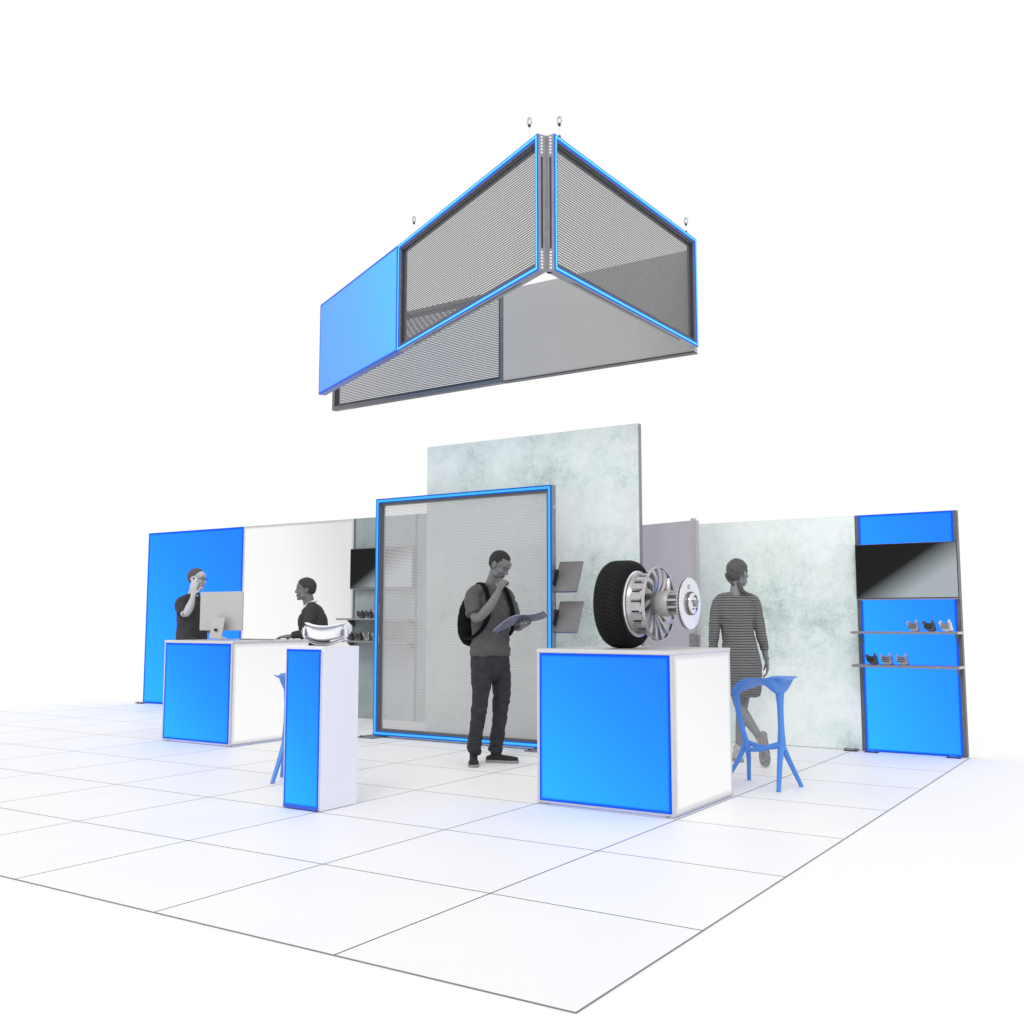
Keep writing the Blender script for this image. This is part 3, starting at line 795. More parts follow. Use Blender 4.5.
def face_class(H, hairline=True):
    Hi = H.inverted()
    def f(p):
        q = Hi @ p
        if q.y > .045 and abs(q.z) < .2:
            for s in (-1, 1):
                dx = q.x-s*.031
                if (dx/.014)**2 + ((q.z-.004)/.0045)**2 < 1: return 1
                if abs(q.z-(.026-.1*abs(dx))) < .0045 and abs(dx) < .021: return 2
            if abs(q.x) < .023 and abs(q.z+.0635) < .0022: return 1
            if abs(q.x) < .022 and abs(q.z+.0635) < .010: return 3
            if abs(q.x) < .014 and abs(q.z+.037) < .003 and q.y > .085: return 2
        return 0
    return f

def hair_shell(bm, H, r, line, c=(0, -.014, .034), rough=.002, nape=-.10):
    """scalp shell that sinks into the skull where there is no hair"""
    seg, rg = 40, 28; rows = []
    for i in range(rg+1):
        ph = PI*i/rg; R = []
        for j in range(seg):
            th = 2*PI*j/seg
            d = Vector((math.sin(ph)*math.cos(th), math.sin(ph)*math.sin(th), math.cos(ph)))
            p = Vector((d.x*r[0]+c[0], d.y*r[1]+c[1], d.z*r[2]*(1.22 if d.z < 0 else 1)+c[2]))
            k = line(p); k = max(0, min(1, k))
            p = Vector(c)+(p-Vector(c))*(.80+.20*k+rough*20*noise.noise(p*45)*k)
            R.append(bm.verts.new(H @ p))
        rows.append(R)
    for A, C in zip(rows, rows[1:]):
        for j in range(seg): bm.faces.new((A[j], A[(j+1) % seg], C[(j+1) % seg], C[j]))
    bmesh.ops.remove_doubles(bm, verts=bm.verts[:], dist=1e-5)
    bmesh.ops.recalc_face_normals(bm, faces=bm.faces[:])
    return bm

def hand(bm, w, d, nrm, thumb, curl, sc=1.0, spread=.05, tcurl=.4):
    """w wrist, d towards the fingers, nrm palm normal (fingers curl that way), thumb side direction"""
    w, d, nrm = Vector(w), Vector(d).normalized(), Vector(nrm)
    nrm = (nrm-d*nrm.dot(d)).normalized(); th = Vector(thumb); th = (th-d*th.dot(d)-nrm*th.dot(nrm)).normalized()
    S_ = sc
    tube(bm, [(w-d*.02, .026*S_, .020*S_), (w+d*.02*S_, .030*S_, .018*S_), (w+d*.06*S_, .040*S_, .016*S_), (w+d*.088*S_, .040*S_, .013*S_)], th, n=16)
    L = (.95, 1.05, 1.0, .82)
    for i in range(4):
        off = (.030-.0205*i)*S_; p = w+d*.085*S_+th*off; fd = (d+th*spread*(1.5-i)).normalized(); a = 0
        pts = [(p-fd*.012, .0100*S_, .0100*S_)]
        cl = curl[i] if isinstance(curl, (list, tuple)) else curl
        for k, ln in enumerate((.042, .027, .022)):
            a += cl*(1.0 if k else .9)
            dd = (fd*math.cos(a)+nrm*math.sin(a)).normalized(); p = p+dd*ln*L[i]*S_
            pts.append((p, (.0092, .0085, .0072)[k]*S_, (.0092, .0085, .0072)[k]*S_))
        tube(bm, pts, th, n=10, k=2)
    p = w+d*.018*S_+th*.026*S_; pts = [(p, .014*S_, .013*S_)]
    a = .75
    for k, ln in enumerate((.040, .032, .026)):
        dd = (d*math.cos(a)+th*math.sin(a)+nrm*(.25+tcurl*k)).normalized(); p = p+dd*ln*S_
        pts.append((p, (.0115, .0100, .0085)[k]*S_, (.0115, .0100, .0085)[k]*S_)); a -= .35
    tube(bm, pts, th, n=10, k=2)

def Hmat(c, yaw=0, pitch=0, roll=0, s=1.0):
    return Matrix.Translation(c) @ Matrix.Rotation(math.radians(yaw), 4, 'Z') @ Matrix.Rotation(math.radians(pitch), 4, 'X') @ Matrix.Rotation(math.radians(roll), 4, 'Y') @ Matrix.Scale(s, 4)

def shoe(bm, ankle, direc, up=(0, 0, 1), L=.27, z0=None):
    A, d, u = Vector(ankle), Vector(direc).normalized(), Vector(up).normalized(); s = d.cross(u)
    heel = A-d*.055-u*.055
    tube(bm, [(heel+d*0, .030, .028), (heel+d*.06, .036, .036), (heel+d*.13, .040, .033), (heel+d*.19, .044, .026), (heel+d*.235, .036, .020)], s, n=18)
    tube(bm, [(A+u*.03, .034, .040), (A-u*.01+d*.0, .034, .042), (A-u*.05+d*.02, .034, .05)], s, n=16)
def sole(bm, ankle, direc, up=(0, 0, 1), thick=.022):
    A, d, u = Vector(ankle), Vector(direc).normalized(), Vector(up).normalized(); s = d.cross(u)
    rows = []; base = A-u*.082-d*.055
    outl = []
    for f, w in ((-.03, .0), (-.026, .020), (-.008, .033), (.05, .036), (.11, .038), (.17, .045), (.22, .042), (.25, .028), (.262, .0)): outl.append((f, w))
    pts = [(f, w) for f, w in outl]+[(f, -w) for f, w in outl[::-1][1:-1]]
    lo = [bm.verts.new(base-u*(thick*.5)+d*f+s*w) for f, w in pts]; hi = [bm.verts.new(base+u*(thick*.6)+d*f*1.0+s*w*1.02) for f, w in pts]
    bm.faces.new(lo[::-1]); bm.faces.new(hi)
    for i in range(len(pts)): bm.faces.new((lo[i], lo[(i+1) % len(pts)], hi[(i+1) % len(pts)], hi[i]))
    bmesh.ops.recalc_face_normals(bm, faces=bm.faces[:])
    return bm

def skin_mats(tone):
    k = '%d' % int(tone*1000)
    g = lambda f: tuple(tone*f*c for c in (1.0, .985, 1.02))
    return [mat('skin_'+k, g(1), .5, 0, .07, 14, bump=.05), mat('eye_dark_'+k, g(.12), .3), mat('brow_'+k, g(.35), .7), mat('lip_'+k, g(.62), .45)]
DENIM = mat('dark_denim', (.021, .021, .027), .85, 0, .35, 18, bump=.3, bscale=200)
GTEE = mat('grey_tshirt', (.084, .081, .083), .9, 0, .12, 12, bump=.2, bscale=120)
BTEE = mat('charcoal_polo', (.038, .038, .043), .85, 0, .15, 12, bump=.2, bscale=120)
SWEAT = mat('charcoal_jumper', (.035, .036, .036), .9, 0, .15, 12, bump=.2, bscale=120)
HAIRD = mat('short_dark_hair', (.018, .017, .018), .8, 0, .4, 90, bump=.5, bscale=260)
SHOEB = mat('black_canvas_shoe', (.012, .012, .013), .8, 0, .2, 40)
SOLEW = mat('pale_rubber_sole', (.26, .26, .27), .6, 0, .1, 20)
YD = math.degrees(YAW)

def legs_body(bm, k, hipz, feet):
    for s, (kn, an) in zip((1, -1), feet):
        tube(bm, [((s*.09, 0, hipz), .075, .08), (kn, .05, .052), (an, .034, .038)], n=16)

# --- reading man
t = empty('person', (-3.309, 4.384, 0), math.radians(YD+180+40), 'standing man in grey t-shirt and dark jeans, hand on chin, reading an open magazine', 'person')
H = Hmat((-.012, .110, 1.664), 20, -33, 0)
bm = B(); head_shapes(bm, H)
tube(bm, [((0, -.012, 1.42), .062, .062), ((-.002, .02, 1.50), .058, .058), ((-.006, .062, 1.58), .056, .058), ((-.01, .08, 1.63), .056, .06)], n=20)
tube(bm, [((0, 0, .90), .14, .09), ((0, 0, 1.10), .13, .085), ((0, 0, 1.30), .155, .10), ((0, -.01, 1.42), .13, .075)])
tube(bm, [((.02, -.01, 1.445), .045, .045), ((.15, -.01, 1.41), .038, .038)], (0, 1, 0), n=14); tube(bm, [((-.02, -.01, 1.445), .045, .045), ((-.15, -.01, 1.41), .038, .038)], (0, 1, 0), n=14)
tube(bm, [((.165, -.01, 1.41), .036, .038), ((.228, .07, 1.30), .040, .042), ((.25, .135, 1.215), .038, .040), ((.18, .20, 1.30), .041, .038), ((.10, .225, 1.425), .029, .025), ((.073, .222, 1.465), .025, .021)], (0, 0, 1), n=16)
tube(bm, [((-.165, -.01, 1.41), .036, .038), ((-.225, .00, 1.28), .041, .044), ((-.235, .025, 1.165), .038, .039), ((-.20, .13, 1.140), .036, .034), ((-.16, .22, 1.140), .026, .021)], (1, 0, 0), n=16)
hand(bm, (.075, .220, 1.460), (-.55, -.08, .80), (-.55, -.45, -.45), (.45, -.45, .7), (.85, .95, 1.05, 1.1), .95, tcurl=.1)
hand(bm, (-.16, .215, 1.142), (.30, .80, .12), (0, -.25, 1), (-1, .2, .1), (.25, .3, .35, .4), .95, .14, tcurl=.25)
legs_body(bm, 0, .90, (((.112, .00, .50), (.122, -.065, .09)), ((-.10, .02, .50), (-.092, -.04, .09))))
fuse('body', bm, skin_mats(.155), t, .0048, 2, classify=face_class(H))
bm = B(); hair_shell(bm, H, (.0765, .099, .090), lambda p: (min(1, (p.z-(.075 if p.y > .03 else .012+.0*p.y) + (.0 if p.y > -.02 else .075))/.012) if p.y < .075 else min(1, (p.z-.082)/.01)))
obj('hair', bm, HAIRD, t, True)
bm = B()
tube(bm, [((0, .005, .905), .183, .135), ((0, .005, .95), .182, .133), ((0, .005, 1.08), .168, .122), ((0, .01, 1.20), .175, .125), ((0, .0, 1.32), .185, .125), ((0, -.01, 1.41), .165, .098), ((0, -.012, 1.465), .105, .075)], caps=(0, .3), n=32)
for s, e, f in ((1, (.237, .075, 1.285), (.243, .095, 1.255)), (-1, (-.232, .0, 1.275), (-.236, .005, 1.235))):
    tube(bm, [((s*.06, -.01, 1.455), .07, .062), ((s*.14, -.01, 1.435), .066, .060), ((s*.188, .0, 1.385), .062, .066), (e, .060, .063), (f, .062, .064)], (0, 1, 0), caps=(1, 0), n=22)
fuse('t_shirt', bm, GTEE, t, .0065, 3, .013, 7, wfun=lambda p: 1 if p.z < 1.38 else .4)
bm = B(); torus(bm, (-.002, .004, 1.478), .068, .0065, Matrix.Rotation(PI/2+.28, 3, 'X'), 28, 8); obj('collar', bm, GTEE, t, True)
bm = B()
tube(bm, [((0, .0, .99), .165, .115), ((0, .0, .93), .172, .122), ((0, .0, .86), .176, .128), ((0, 0, .80), .150, .115)], n=28)
tube(bm, [((.082, .0, .86), .088, .110), ((.096, .005, .70), .080, .092), ((.108, .008, .52), .063, .069), ((.115, -.025, .34), .056, .061), ((.120, -.05, .20), .050, .055), ((.122, -.063, .10), .051, .057)], caps=(1, .2), n=22)
tube(bm, [((-.082, .0, .86), .088, .110), ((-.100, .02, .70), .080, .092), ((-.104, .025, .52), .063, .069), ((-.102, .0, .34), .056, .061), ((-.096, -.025, .20), .050, .055), ((-.092, -.038, .10), .051, .057)], caps=(1, .2), n=22)
fuse('jeans', bm, DENIM, t, .0065, 2, .013, 9, wfun=lambda p: 1.0 if p.z < .26 else (1 if .42 < p.z < .60 else .5))
for (an, ang) in (((.122, -.065, .088), -38), ((-.092, -.04, .088), 36)):
    d = (math.sin(math.radians(-ang)), math.cos(math.radians(ang)), 0)
    if ang < 0: d = (math.sin(math.radians(38)), math.cos(math.radians(38)), 0)
    else: d = (-math.sin(math.radians(36)), math.cos(math.radians(36)), 0)
    bm = B(); shoe(bm, an, d); sh = fuse('shoe', bm, SHOEB, t, .006, 2)
    obj('sole', sole(B(), (an[0], an[1], .093), d), SOLEW, sh)

# backpack
def ribbon(bm, pts, w, th, side):
    tube(bm, [(p, w, th) for p in pts], side, n=12, k=5, sq=.6)
t2 = empty('backpack', t.location, t.rotation_euler.z, 'black backpack on the back of the reading man', 'backpack')
bm = B()
tube(bm, [((.02, -.19, 1.02), .110, .06), ((.02, -.205, 1.09), .135, .085), ((.02, -.205, 1.20), .140, .090), ((.02, -.190, 1.31), .130, .075), ((.02, -.17, 1.385), .10, .05)], n=26, caps=(.7, .8), sq=.75)
PACK = mat('black_nylon', (.004, .004, .005), .8, 0, .3, 20, bump=.3, bscale=80, spec=.12)
fuse('pack_body', bm, PACK, t2, .008, 2, .007, 9)
bm = B(); tube(bm, [((.02, -.270, 1.04), .085, .02), ((.02, -.292, 1.11), .10, .022), ((.02, -.290, 1.19), .09, .018)], n=18, sq=.7); obj('pocket', bm, PACK, t2, True)
for s in (-1, 1):
    bm = B(); ribbon(bm, [(s*.075, -.135, 1.38), (s*.090, -.085, 1.475), (s*.100, -.01, 1.515), (s*.108, .075, 1.465), (s*.118, .125, 1.36), (s*.135, .145, 1.24), (s*.165, .10, 1.13), (s*.185, .0, 1.06), (s*.16, -.13, 1.04)], .024, .007, (1, 0, 0))
    obj('strap', bm, PACK, t2, True)
bm = B(); ribbon(bm, [(-.02, -.13, 1.39), (-.01, -.14, 1.44), (.04, -.14, 1.44), (.05, -.13, 1.39)], .01, .008, (0, 1, 0)); obj('grab_handle', bm, PACK, t2, True)

# magazine in his left hand
RV, CV = Vector((math.cos(YAW), math.sin(YAW), 0)), Vector((math.sin(YAW), -math.cos(YAW), 0))
t3 = empty('magazine', (-3.309, 4.384, 0), 0, 'open magazine held by the reading man', 'magazine')
def ap(a, b, z): return RV*a+CV*b+Vector((0, 0, z))
PAPER = mat('magazine_cover', (.11, .115, .19), .45, 0, .45, 9); PAPER2 = mat('magazine_paper', (.62, .62, .66), .6, 0, .1, 20)
def leaf(rows, name, m, th=.006):
    bm = B(); top = [[bm.verts.new(p) for p in r] for r in rows]; bot = [[bm.verts.new(p-Vector((0, 0, th))) for p in r] for r in rows]
    n, k = len(rows), len(rows[0])
    for i in range(n-1):
        for j in range(k-1):
            bm.faces.new((top[i][j], top[i][j+1], top[i+1][j+1], top[i+1][j])); bm.faces.new((bot[i][j], bot[i+1][j], bot[i+1][j+1], bot[i][j+1]))
    for i in range(n-1):
        for j in (0, k-1): bm.faces.new((top[i][j], top[i+1][j], bot[i+1][j], bot[i][j]))
    for j in range(k-1):
        for i in (0, n-1): bm.faces.new((top[i][j], bot[i][j], bot[i][j+1], top[i][j+1]))
    bmesh.ops.recalc_face_normals(bm, faces=bm.faces[:]); return obj(name, bm, m, t3, True)
rows = []; rows2 = []
for i in range(13):
    f = i/12
    if f <= .62:
        g = f/.62; a = .03+.265*g; z = 1.118+.088*g+.018*math.sin(g*PI); lift = .058-.01*g
    else:
        g = (f-.62)/.38; a = .295+.155*g; z = 1.206-.016*math.sin(g*PI*.8)+.060*g; lift = .048-.018*g
    rows.append([ap(a+.055*h, .27-.21*h-.03*f, z+lift*(1-h)*min(1.1, .12+f*2.6)-.012-.010*math.sin(h*PI)) for h in (0, .25, .5, .75, 1)])
    rows2.append([p+Vector((0, 0, .0035)) for p in rows[-1]])
leaf(rows, 'cover', PAPER, .005); leaf(rows2, 'pages', PAPER2, .003)

# --- walking woman
t = empty('person', (-1.595, 5.647, 0), math.radians(YD), 'woman in a striped grey dress walking away beside the tyre counter', 'person')
t.scale = (.985, .985, .985)
HW = Hmat((.031, .035, 1.628), -48, 4, 2, 1.03)
bm = B(); head_shapes(bm, HW, female=True)
tube(bm, [((-.005, -.01, 1.38), .06, .055), ((-.005, -.005, 1.46), .050, .050), ((.008, .01, 1.53), .047, .048), ((.020, .02, 1.60), .048, .052)], n=20)
tube(bm, [((.035, 0, .88), .13, .09), ((.02, 0, 1.08), .10, .075), ((0, 0, 1.26), .125, .08), ((-.005, -.005, 1.37), .12, .06)])
for s in (-1, 1): tube(bm, [((s*.03, -.005, 1.405), .038, .038), ((s*.13, -.005, 1.365), .032, .032)], (0, 1, 0), n=14)
tube(bm, [((-.150, 0, 1.35), .030, .032), ((-.19, -.012, 1.22), .033, .034), ((-.202, -.02, 1.08), .030, .031), ((-.208, .03, .95), .028, .027), ((-.205, .07, .86), .021, .018)], n=16)
tube(bm, [((.145, 0, 1.35), .030, .032), ((.187, -.012, 1.22), .033, .034), ((.210, -.02, 1.08), .030, .031), ((.245, .02, .95), .028, .027), ((.268, .05, .865), .020, .018)], n=16)
hand(bm, (.268, .05, .865), (.10, .06, -1), (-1, .1, 0), (.1, 1, 0), (.28, .35, .4, .45), .88, tcurl=.1)
hand(bm, (-.205, .07, .86), (0, .06, -1), (1, .1, 0), (-.1, 1, 0), .35, .88, tcurl=.1)
# standing leg, trailing leg
tube(bm, [((.085, .02, .84), .085, .085), ((.075, .06, .66), .066, .070), ((.055, .08, .48), .047, .050), ((.035, .065, .36), .048, .052), ((.012, .05, .20), .034, .036), ((.002, .045, .10), .028, .032)], n=18)
tube(bm, [((-.015, .0, .84), .085, .085), ((-.015, .01, .66), .064, .068), ((.002, .0, .50), .046, .049), ((.045, -.09, .385), .047, .050), ((.100, -.20, .275), .034, .034), ((.125, -.245, .215), .028, .030)], n=18)
fuse('body', bm, skin_mats(.22), t, .0048, 2, classify=face_class(HW))
# hair with a coiled braid
HAIRW = mat('blonde_grey_hair', (.085, .082, .080), .6, 0, .45, 60, bump=.6, bscale=150)
bm = B(); hair_shell(bm, HW, (.0835, .107, .097), lambda p: min(1, (p.z-(-.085 if p.y < -.045 else (-.005 if p.y < .02 else .030+.55*(p.y-.02))))/.012) , rough=.0035)
hr = obj('hair', bm, HAIRW, t, True)
def hp(x, y, z): return HW @ Vector((x, y, z))
for k, pts in enumerate(([(-.060, .0, .085), (-.03, -.075, .085), (.02, -.108, .045), (.055, -.085, .02), (.075, -.045, .01)], [(.055, -.01, .095), (.02, -.075, .095), (-.035, -.085, .06), (-.068, -.055, .01), (-.062, -.055, -.06)], [(-.06, -.09, .0), (-.03, -.115, -.04), (.0, -.10, -.08), (.02, -.075, -.10)])):
    bm = B(); tube(bm, [(hp(*p), .009, .012) for p in pts], (0, 0, 1), n=12, k=6); obj('braid_coil', bm, HAIRW, hr, True)
bm = B(); tube(bm, [((.015, -.045, 1.545), .016, .018), ((.045, -.062, 1.475), .018, .018), ((.085, -.055, 1.448), .018, .016), ((.125, -.03, 1.438), .014, .012)], (0, 1, 0), n=12, k=5); obj('braid_end', bm, HAIRW, hr, True)
def stripes():
    m = mat('striped_knit', (.12, .12, .12), .9, 0, .1, 12, bump=.2, bscale=150); nt = m.node_tree; L = nt.links.new
    b = nt.nodes['Principled BSDF']; tc = nt.nodes.new('ShaderNodeTexCoord'); w = nt.nodes.new('ShaderNodeTexWave')
    w.bands_direction = 'Z'; w.inputs['Scale'].default_value = 14.0; w.inputs['Distortion'].default_value = 1.3; w.inputs['Detail'].default_value = 2; w.inputs['Detail Scale'].default_value = .6
    L(tc.outputs['Object'], w.inputs['Vector'])
    r = ramp_nodes(nt, w.outputs['Fac'], [(.0, (.045, .044, .045, 1)), (.25, (.075, .073, .073, 1)), (.5, (.185, .180, .177, 1))])
    L(r.outputs[0], b.inputs['Base Color']); return m
DR = stripes()
bm = B()
tube(bm, [((.040, -.01, .565), .140, .126), ((.040, -.01, .62), .155, .136), ((.036, -.005, .78), .170, .150), ((.028, -.005, .90), .166, .142), ((.014, 0, 1.05), .140, .112), ((.004, 0, 1.16), .140, .108), ((-.003, 0, 1.28), .158, .110), ((-.004, -.005, 1.37), .150, .084), ((-.002, -.008, 1.420), .105, .060)], caps=(0, .3), n=32)
for s, e, f, g in ((-1, (-.192, -.012, 1.22), (-.203, -.018, 1.08), (-.208, .02, .96)), (1, (.188, -.012, 1.22), (.210, -.018, 1.08), (.243, .02, .965))):
    tube(bm, [((s*.06, -.005, 1.415), .055, .052), ((s*.13, -.005, 1.402), .044, .044), ((s*.165, -.002, 1.360), .042, .046), (e, .044, .047), (f, .040, .042), (g, .035, .036)], (0, 1, 0), caps=(1, .1), n=20)
fuse('dress', bm, DR, t, .0075, 3, .006, 8)
SH2 = mat('pale_canvas_shoe', (.42, .41, .41), .75, 0, .15, 30)
SOL2 = mat('grey_tread_sole', (.24, .235, .235), .7, 0, .4, 60, bump=.5, bscale=90)
bm = B(); shoe(bm, (-.008, .045, .088), (-.1, 1, 0)); sh = fuse('shoe', bm, SH2, t, .006, 2); obj('sole', sole(B(), (-.008, .045, .093), (-.1, 1, 0)), SOL2, sh)
dn, upv = Vector((.04, -.10, -1)).normalized(), Vector((0, 1, -.10)).normalized()
bm = B(); shoe(bm, (.128, -.255, .205), dn*.9, upv); sh = fuse('shoe', bm, SH2, t, .006, 2); obj('sole', sole(B(), (.128, -.255, .205), dn, upv), SOL2, sh)
bm = B(); torus(bm, (.266, .048, .885), .024, .004, Matrix.Rotation(PI/2, 3, 'X')); obj('bracelet', bm, DGREY, t, True)

# --- man on the phone
t = empty('person', (-7.385, 4.61, 0), math.radians(YD+180+65), 'balding man in a dark polo shirt talking on a phone behind the reception counter', 'person')
H = Hmat((0, .060, 1.643), 12, -4, 0)
bm = B(); head_shapes(bm, H)
tube(bm, [((0, -.01, 1.38), .06, .06), ((0, .01, 1.47), .055, .056), ((0, .05, 1.58), .054, .058)], n=20)
tube(bm, [((0, 0, .90), .15, .10), ((0, 0, 1.10), .14, .10), ((0, 0, 1.28), .155, .10), ((0, -.01, 1.38), .13, .075)])
for s in (-1, 1): tube(bm, [((s*.02, -.01, 1.405), .045, .045), ((s*.14, -.01, 1.37), .036, .036)], (0, 1, 0), n=14)
tube(bm, [((.15, -.01, 1.36), .034, .036), ((.197, .05, 1.30), .038, .040), ((.215, .115, 1.27), .040, .040), ((.19, .145, 1.345), .045, .042), ((.160, .15, 1.425), .031, .027), ((.150, .145, 1.462), .027, .022)], (0, 1, 0), n=16)
tube(bm, [((-.15, -.01, 1.36), .034, .036), ((-.225, .00, 1.24), .042, .044), ((-.235, .03, 1.12), .038, .039), ((-.20, .14, 1.06), .036, .034), ((-.16, .23, 1.02), .026, .021)], n=16)
hand(bm, (.147, .142, 1.468), (-.18, -.02, 1), (-1, -.12, -.1), (0, .45, .8), (.30, .35, .45, .5), .98, tcurl=.2)
hand(bm, (-.16, .225, 1.025), (.1, 1, -.2), (0, 0, -1), (1, 0, 0), .3, .98)
legs_body(bm, 0, .90, (((.10, .02, .50), (.10, 0, .09)), ((-.10, .02, .50), (-.10, 0, .09))))
fuse('body', bm, skin_mats(.50), t, .0048, 2, classify=face_class(H))
bm = B(); hair_shell(bm, H, (.0765, .099, .089), lambda p: min(1, (p.z-(-.055 if p.y < -.045 else (.0 if p.y < .012 else .02+1.6*(p.y-.012))))/.012))
obj('hair', bm, mat('greying_hair', (.085, .085, .09), .8, 0, .4, 90, bump=.5, bscale=260), t, True)
bm = B()
tube(bm, [((0, .0, .86), .175, .135), ((0, .01, 1.00), .175, .142), ((0, .012, 1.14), .172, .140), ((0, .005, 1.28), .180, .130), ((0, -.01, 1.37), .165, .100), ((0, -.012, 1.43), .120, .082), ((0, -.010, 1.462), .078, .066)], caps=(0, .3), n=32)
for s, e, f in ((1, (.200, .045, 1.305), (.208, .065, 1.280)), (-1, (-.225, .0, 1.25), (-.23, .012, 1.20))):
    tube(bm, [((s*.06, -.01, 1.415), .07, .062), ((s*.13, -.01, 1.398), .062, .058), ((s*.168, .0, 1.36), .058, .062), (e, .056, .060), (f, .058, .060)], (0, 1, 0), caps=(1, 0), n=22)
fuse('polo_shirt', bm, BTEE, t, .0075, 3, .009, 9)
bm = B(); torus(bm, (0, .006, 1.468), .067, .013, Matrix.Rotation(PI/2+.35, 3, 'X'), 28, 8); obj('collar', bm, BTEE, t, True)
bm = B(); tube(bm, [((0, 0, .97), .162, .118), ((0, 0, .85), .172, .126), ((0, 0, .80), .15, .115)], n=24)
for s in (-1, 1): tube(bm, [((s*.085, 0, .86), .09, .11), ((s*.10, .02, .50), .072, .078), ((s*.10, 0, .08), .062, .068)], caps=(1, .2), n=20)
fuse('trousers', bm, DENIM, t, .010, 2, .006, 10)
for s in (-1, 1):
    bm = B(); shoe(bm, (s*.10, 0, .088), (s*.25, 1, 0)); sh = fuse('shoe', bm, SHOEB, t, .007, 2); obj('sole', sole(B(), (s*.10, 0, .093), (s*.25, 1, 0)), BLACK, sh)
gl = B()
for s in (-1, 1):
    k = len(gl.verts); torus(gl, (s*.031, .098, .002), .021, .0020, None, 20, 6)
tube(gl, [((-.010, .100, .006), .002, .002), ((.010, .100, .006), .002, .002)], (0, 0, 1), n=6, k=1)
for s in (-1, 1): tube(gl, [((s*.052, .096, .006), .002, .002), ((s*.074, .05, .008), .002, .002), ((s*.080, .0, .006), .002, .002)], (0, 0, 1), n=6, k=2)
for v in gl.verts: v.co = H @ v.co
obj('glasses', gl, BLACK, t, True)
t2 = empty('mobile_phone', t.location, t.rotation_euler.z, 'pale mobile phone held to the ear of the man in the dark polo shirt', 'phone')
Mp = Matrix.Translation((.098, .105, 1.600)) @ Matrix.Rotation(math.radians(-28), 4, 'X') @ Matrix.Rotation(math.radians(8), 4, 'Y')
obj('case', box(B(), -.004, .0045, -.034, .034, -.068, .068, M=Mp), mat('phone_white', (.6, .6, .62), .3), t2)
obj('camera_bump', box(B(), .0048, .0065, -.026, -.004, .035, .058, M=Mp), BLACK, t2)

# --- leaning man
t = empty('person', (-6.20, 5.29, 0), math.radians(YD+180-80), 'man in a dark V-neck jumper and knitted cap leaning on the reception counter', 'person')
H = Hmat((0, .118, 1.528), 4, 0, 0)
bm = B(); head_shapes(bm, H)
tube(bm, [((0, .06, 1.26), .07, .07), ((0, .07, 1.36), .060, .062), ((0, .09, 1.44), .056, .060), ((0, .105, 1.49), .056, .060)], n=20)
tube(bm, [((0, -.03, .86), .14, .10), ((0, .0, 1.02), .14, .10), ((0, .02, 1.16), .15, .10), ((0, .055, 1.26), .13, .08)])
for s in (-1, 1): tube(bm, [((s*.02, .055, 1.30), .045, .045), ((s*.13, .06, 1.26), .034, .034)], (0, 1, 0), n=14)
tube(bm, [((-.15, .06, 1.25), .034, .036), ((-.215, .085, 1.15), .041, .042), ((-.215, .10, 1.055), .037, .037), ((-.19, .17, 1.040), .034, .031), ((-.16, .245, 1.030), .026, .020)], n=16)
tube(bm, [((.15, .06, 1.25), .034, .036), ((.205, .09, 1.14), .041, .042), ((.195, .12, 1.055), .037, .037), ((.15, .19, 1.045), .034, .031), ((.09, .245, 1.035), .026, .020)], n=16)
hand(bm, (-.158, .25, 1.028), (.3, 1, -.06), (0, 0, -1), (1, 0, 0), .15, .98)
hand(bm, (.088, .25, 1.035), (-.5, 1, -.06), (0, 0, -1), (-1, 0, 0), .15, .98)
for s in (-1, 1): tube(bm, [((s*.09, -.03, .84), .07, .08), ((s*.10, -.03, .46), .05, .052), ((s*.10, -.08, .09), .034, .038)], n=16)
fuse('body', bm, skin_mats(.17), t, .0048, 2, classify=face_class(H))
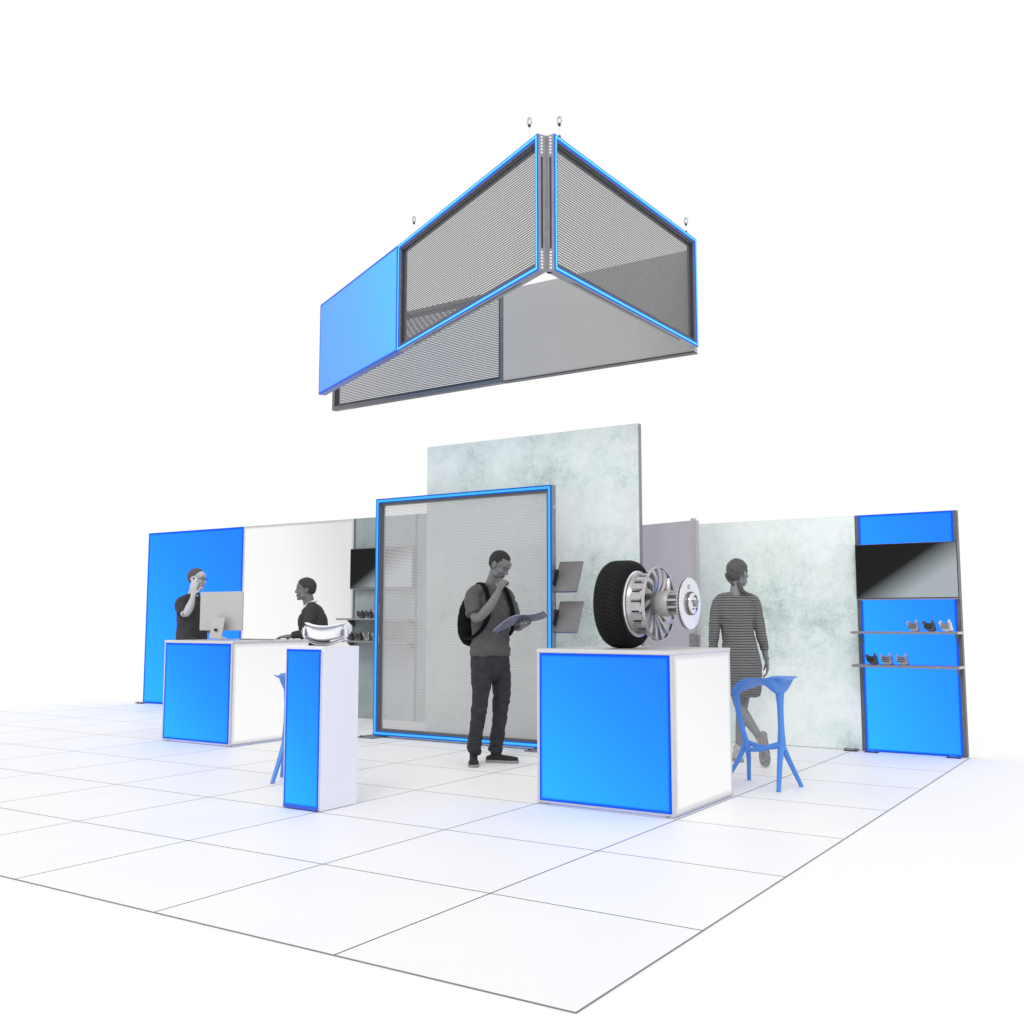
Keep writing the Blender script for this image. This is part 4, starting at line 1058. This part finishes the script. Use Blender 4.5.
bm = B(); hair_shell(bm, H, (.085, .108, .100), lambda p: min(1, (p.z-(-.060 if p.y < -.045 else (-.06+1.05*(p.y+.045))))/.010), rough=.001)
obj('knitted_cap', bm, mat('grey_knit_cap', (.045, .045, .044), .9, 0, .3, 60, bump=.5, bscale=160), t, True)
bm = B()
tube(bm, [((0, -.03, .84), .170, .130), ((0, -.01, .97), .172, .140), ((0, .02, 1.10), .176, .150), ((0, .035, 1.21), .176, .150), ((0, .045, 1.295), .150, .118), ((0, .060, 1.345), .10, .080)], caps=(0, .3), n=32)
for s in (-1, 1):
    x = (.225, .225, .19, .165) if s < 0 else (.215, .205, .15, .10)
    tube(bm, [((s*.06, .045, 1.335), .062, .062), ((s*.135, .040, 1.312), .058, .064), ((s*.172, .045, 1.255), .056, .064), ((s*x[0], .085, 1.15), .053, .054), ((s*x[1], .10, 1.065), .050, .049), ((s*x[2], .17, 1.052), .044, .041), ((s*x[3], .235, 1.040), .036, .031)], (0, 1, 0), caps=(1, .1), n=20)
fuse('jumper', bm, SWEAT, t, .0075, 3, .008, 9)
bm = B(); tube(bm, [((-.078, -.005, 1.412), .012, .007), ((-.084, .055, 1.390), .012, .007), ((-.064, .110, 1.356), .011, .007), ((0, .152, 1.305), .010, .007), ((.064, .110, 1.356), .011, .007), ((.084, .055, 1.390), .012, .007), ((.078, -.005, 1.412), .012, .007)], (0, 0, 1), n=10); obj('white_collar', bm, WHITE, t, True)
bm = B(); tube(bm, [((0, -.03, .90), .160, .116), ((0, -.03, .82), .168, .122), ((0, -.03, .78), .15, .115)], n=24)
for s in (-1, 1): tube(bm, [((s*.085, -.03, .84), .09, .11), ((s*.10, -.02, .46), .072, .078), ((s*.10, -.08, .08), .062, .068)], caps=(1, .2), n=20)
fuse('trousers', bm, DENIM, t, .010, 2, .006, 10)
for s in (-1, 1):
    bm = B(); shoe(bm, (s*.10, -.08, .088), (s*.25, 1, 0)); sh = fuse('shoe', bm, SHOEB, t, .007, 2); obj('sole', sole(B(), (s*.10, -.08, .093), (s*.25, 1, 0)), BLACK, sh)
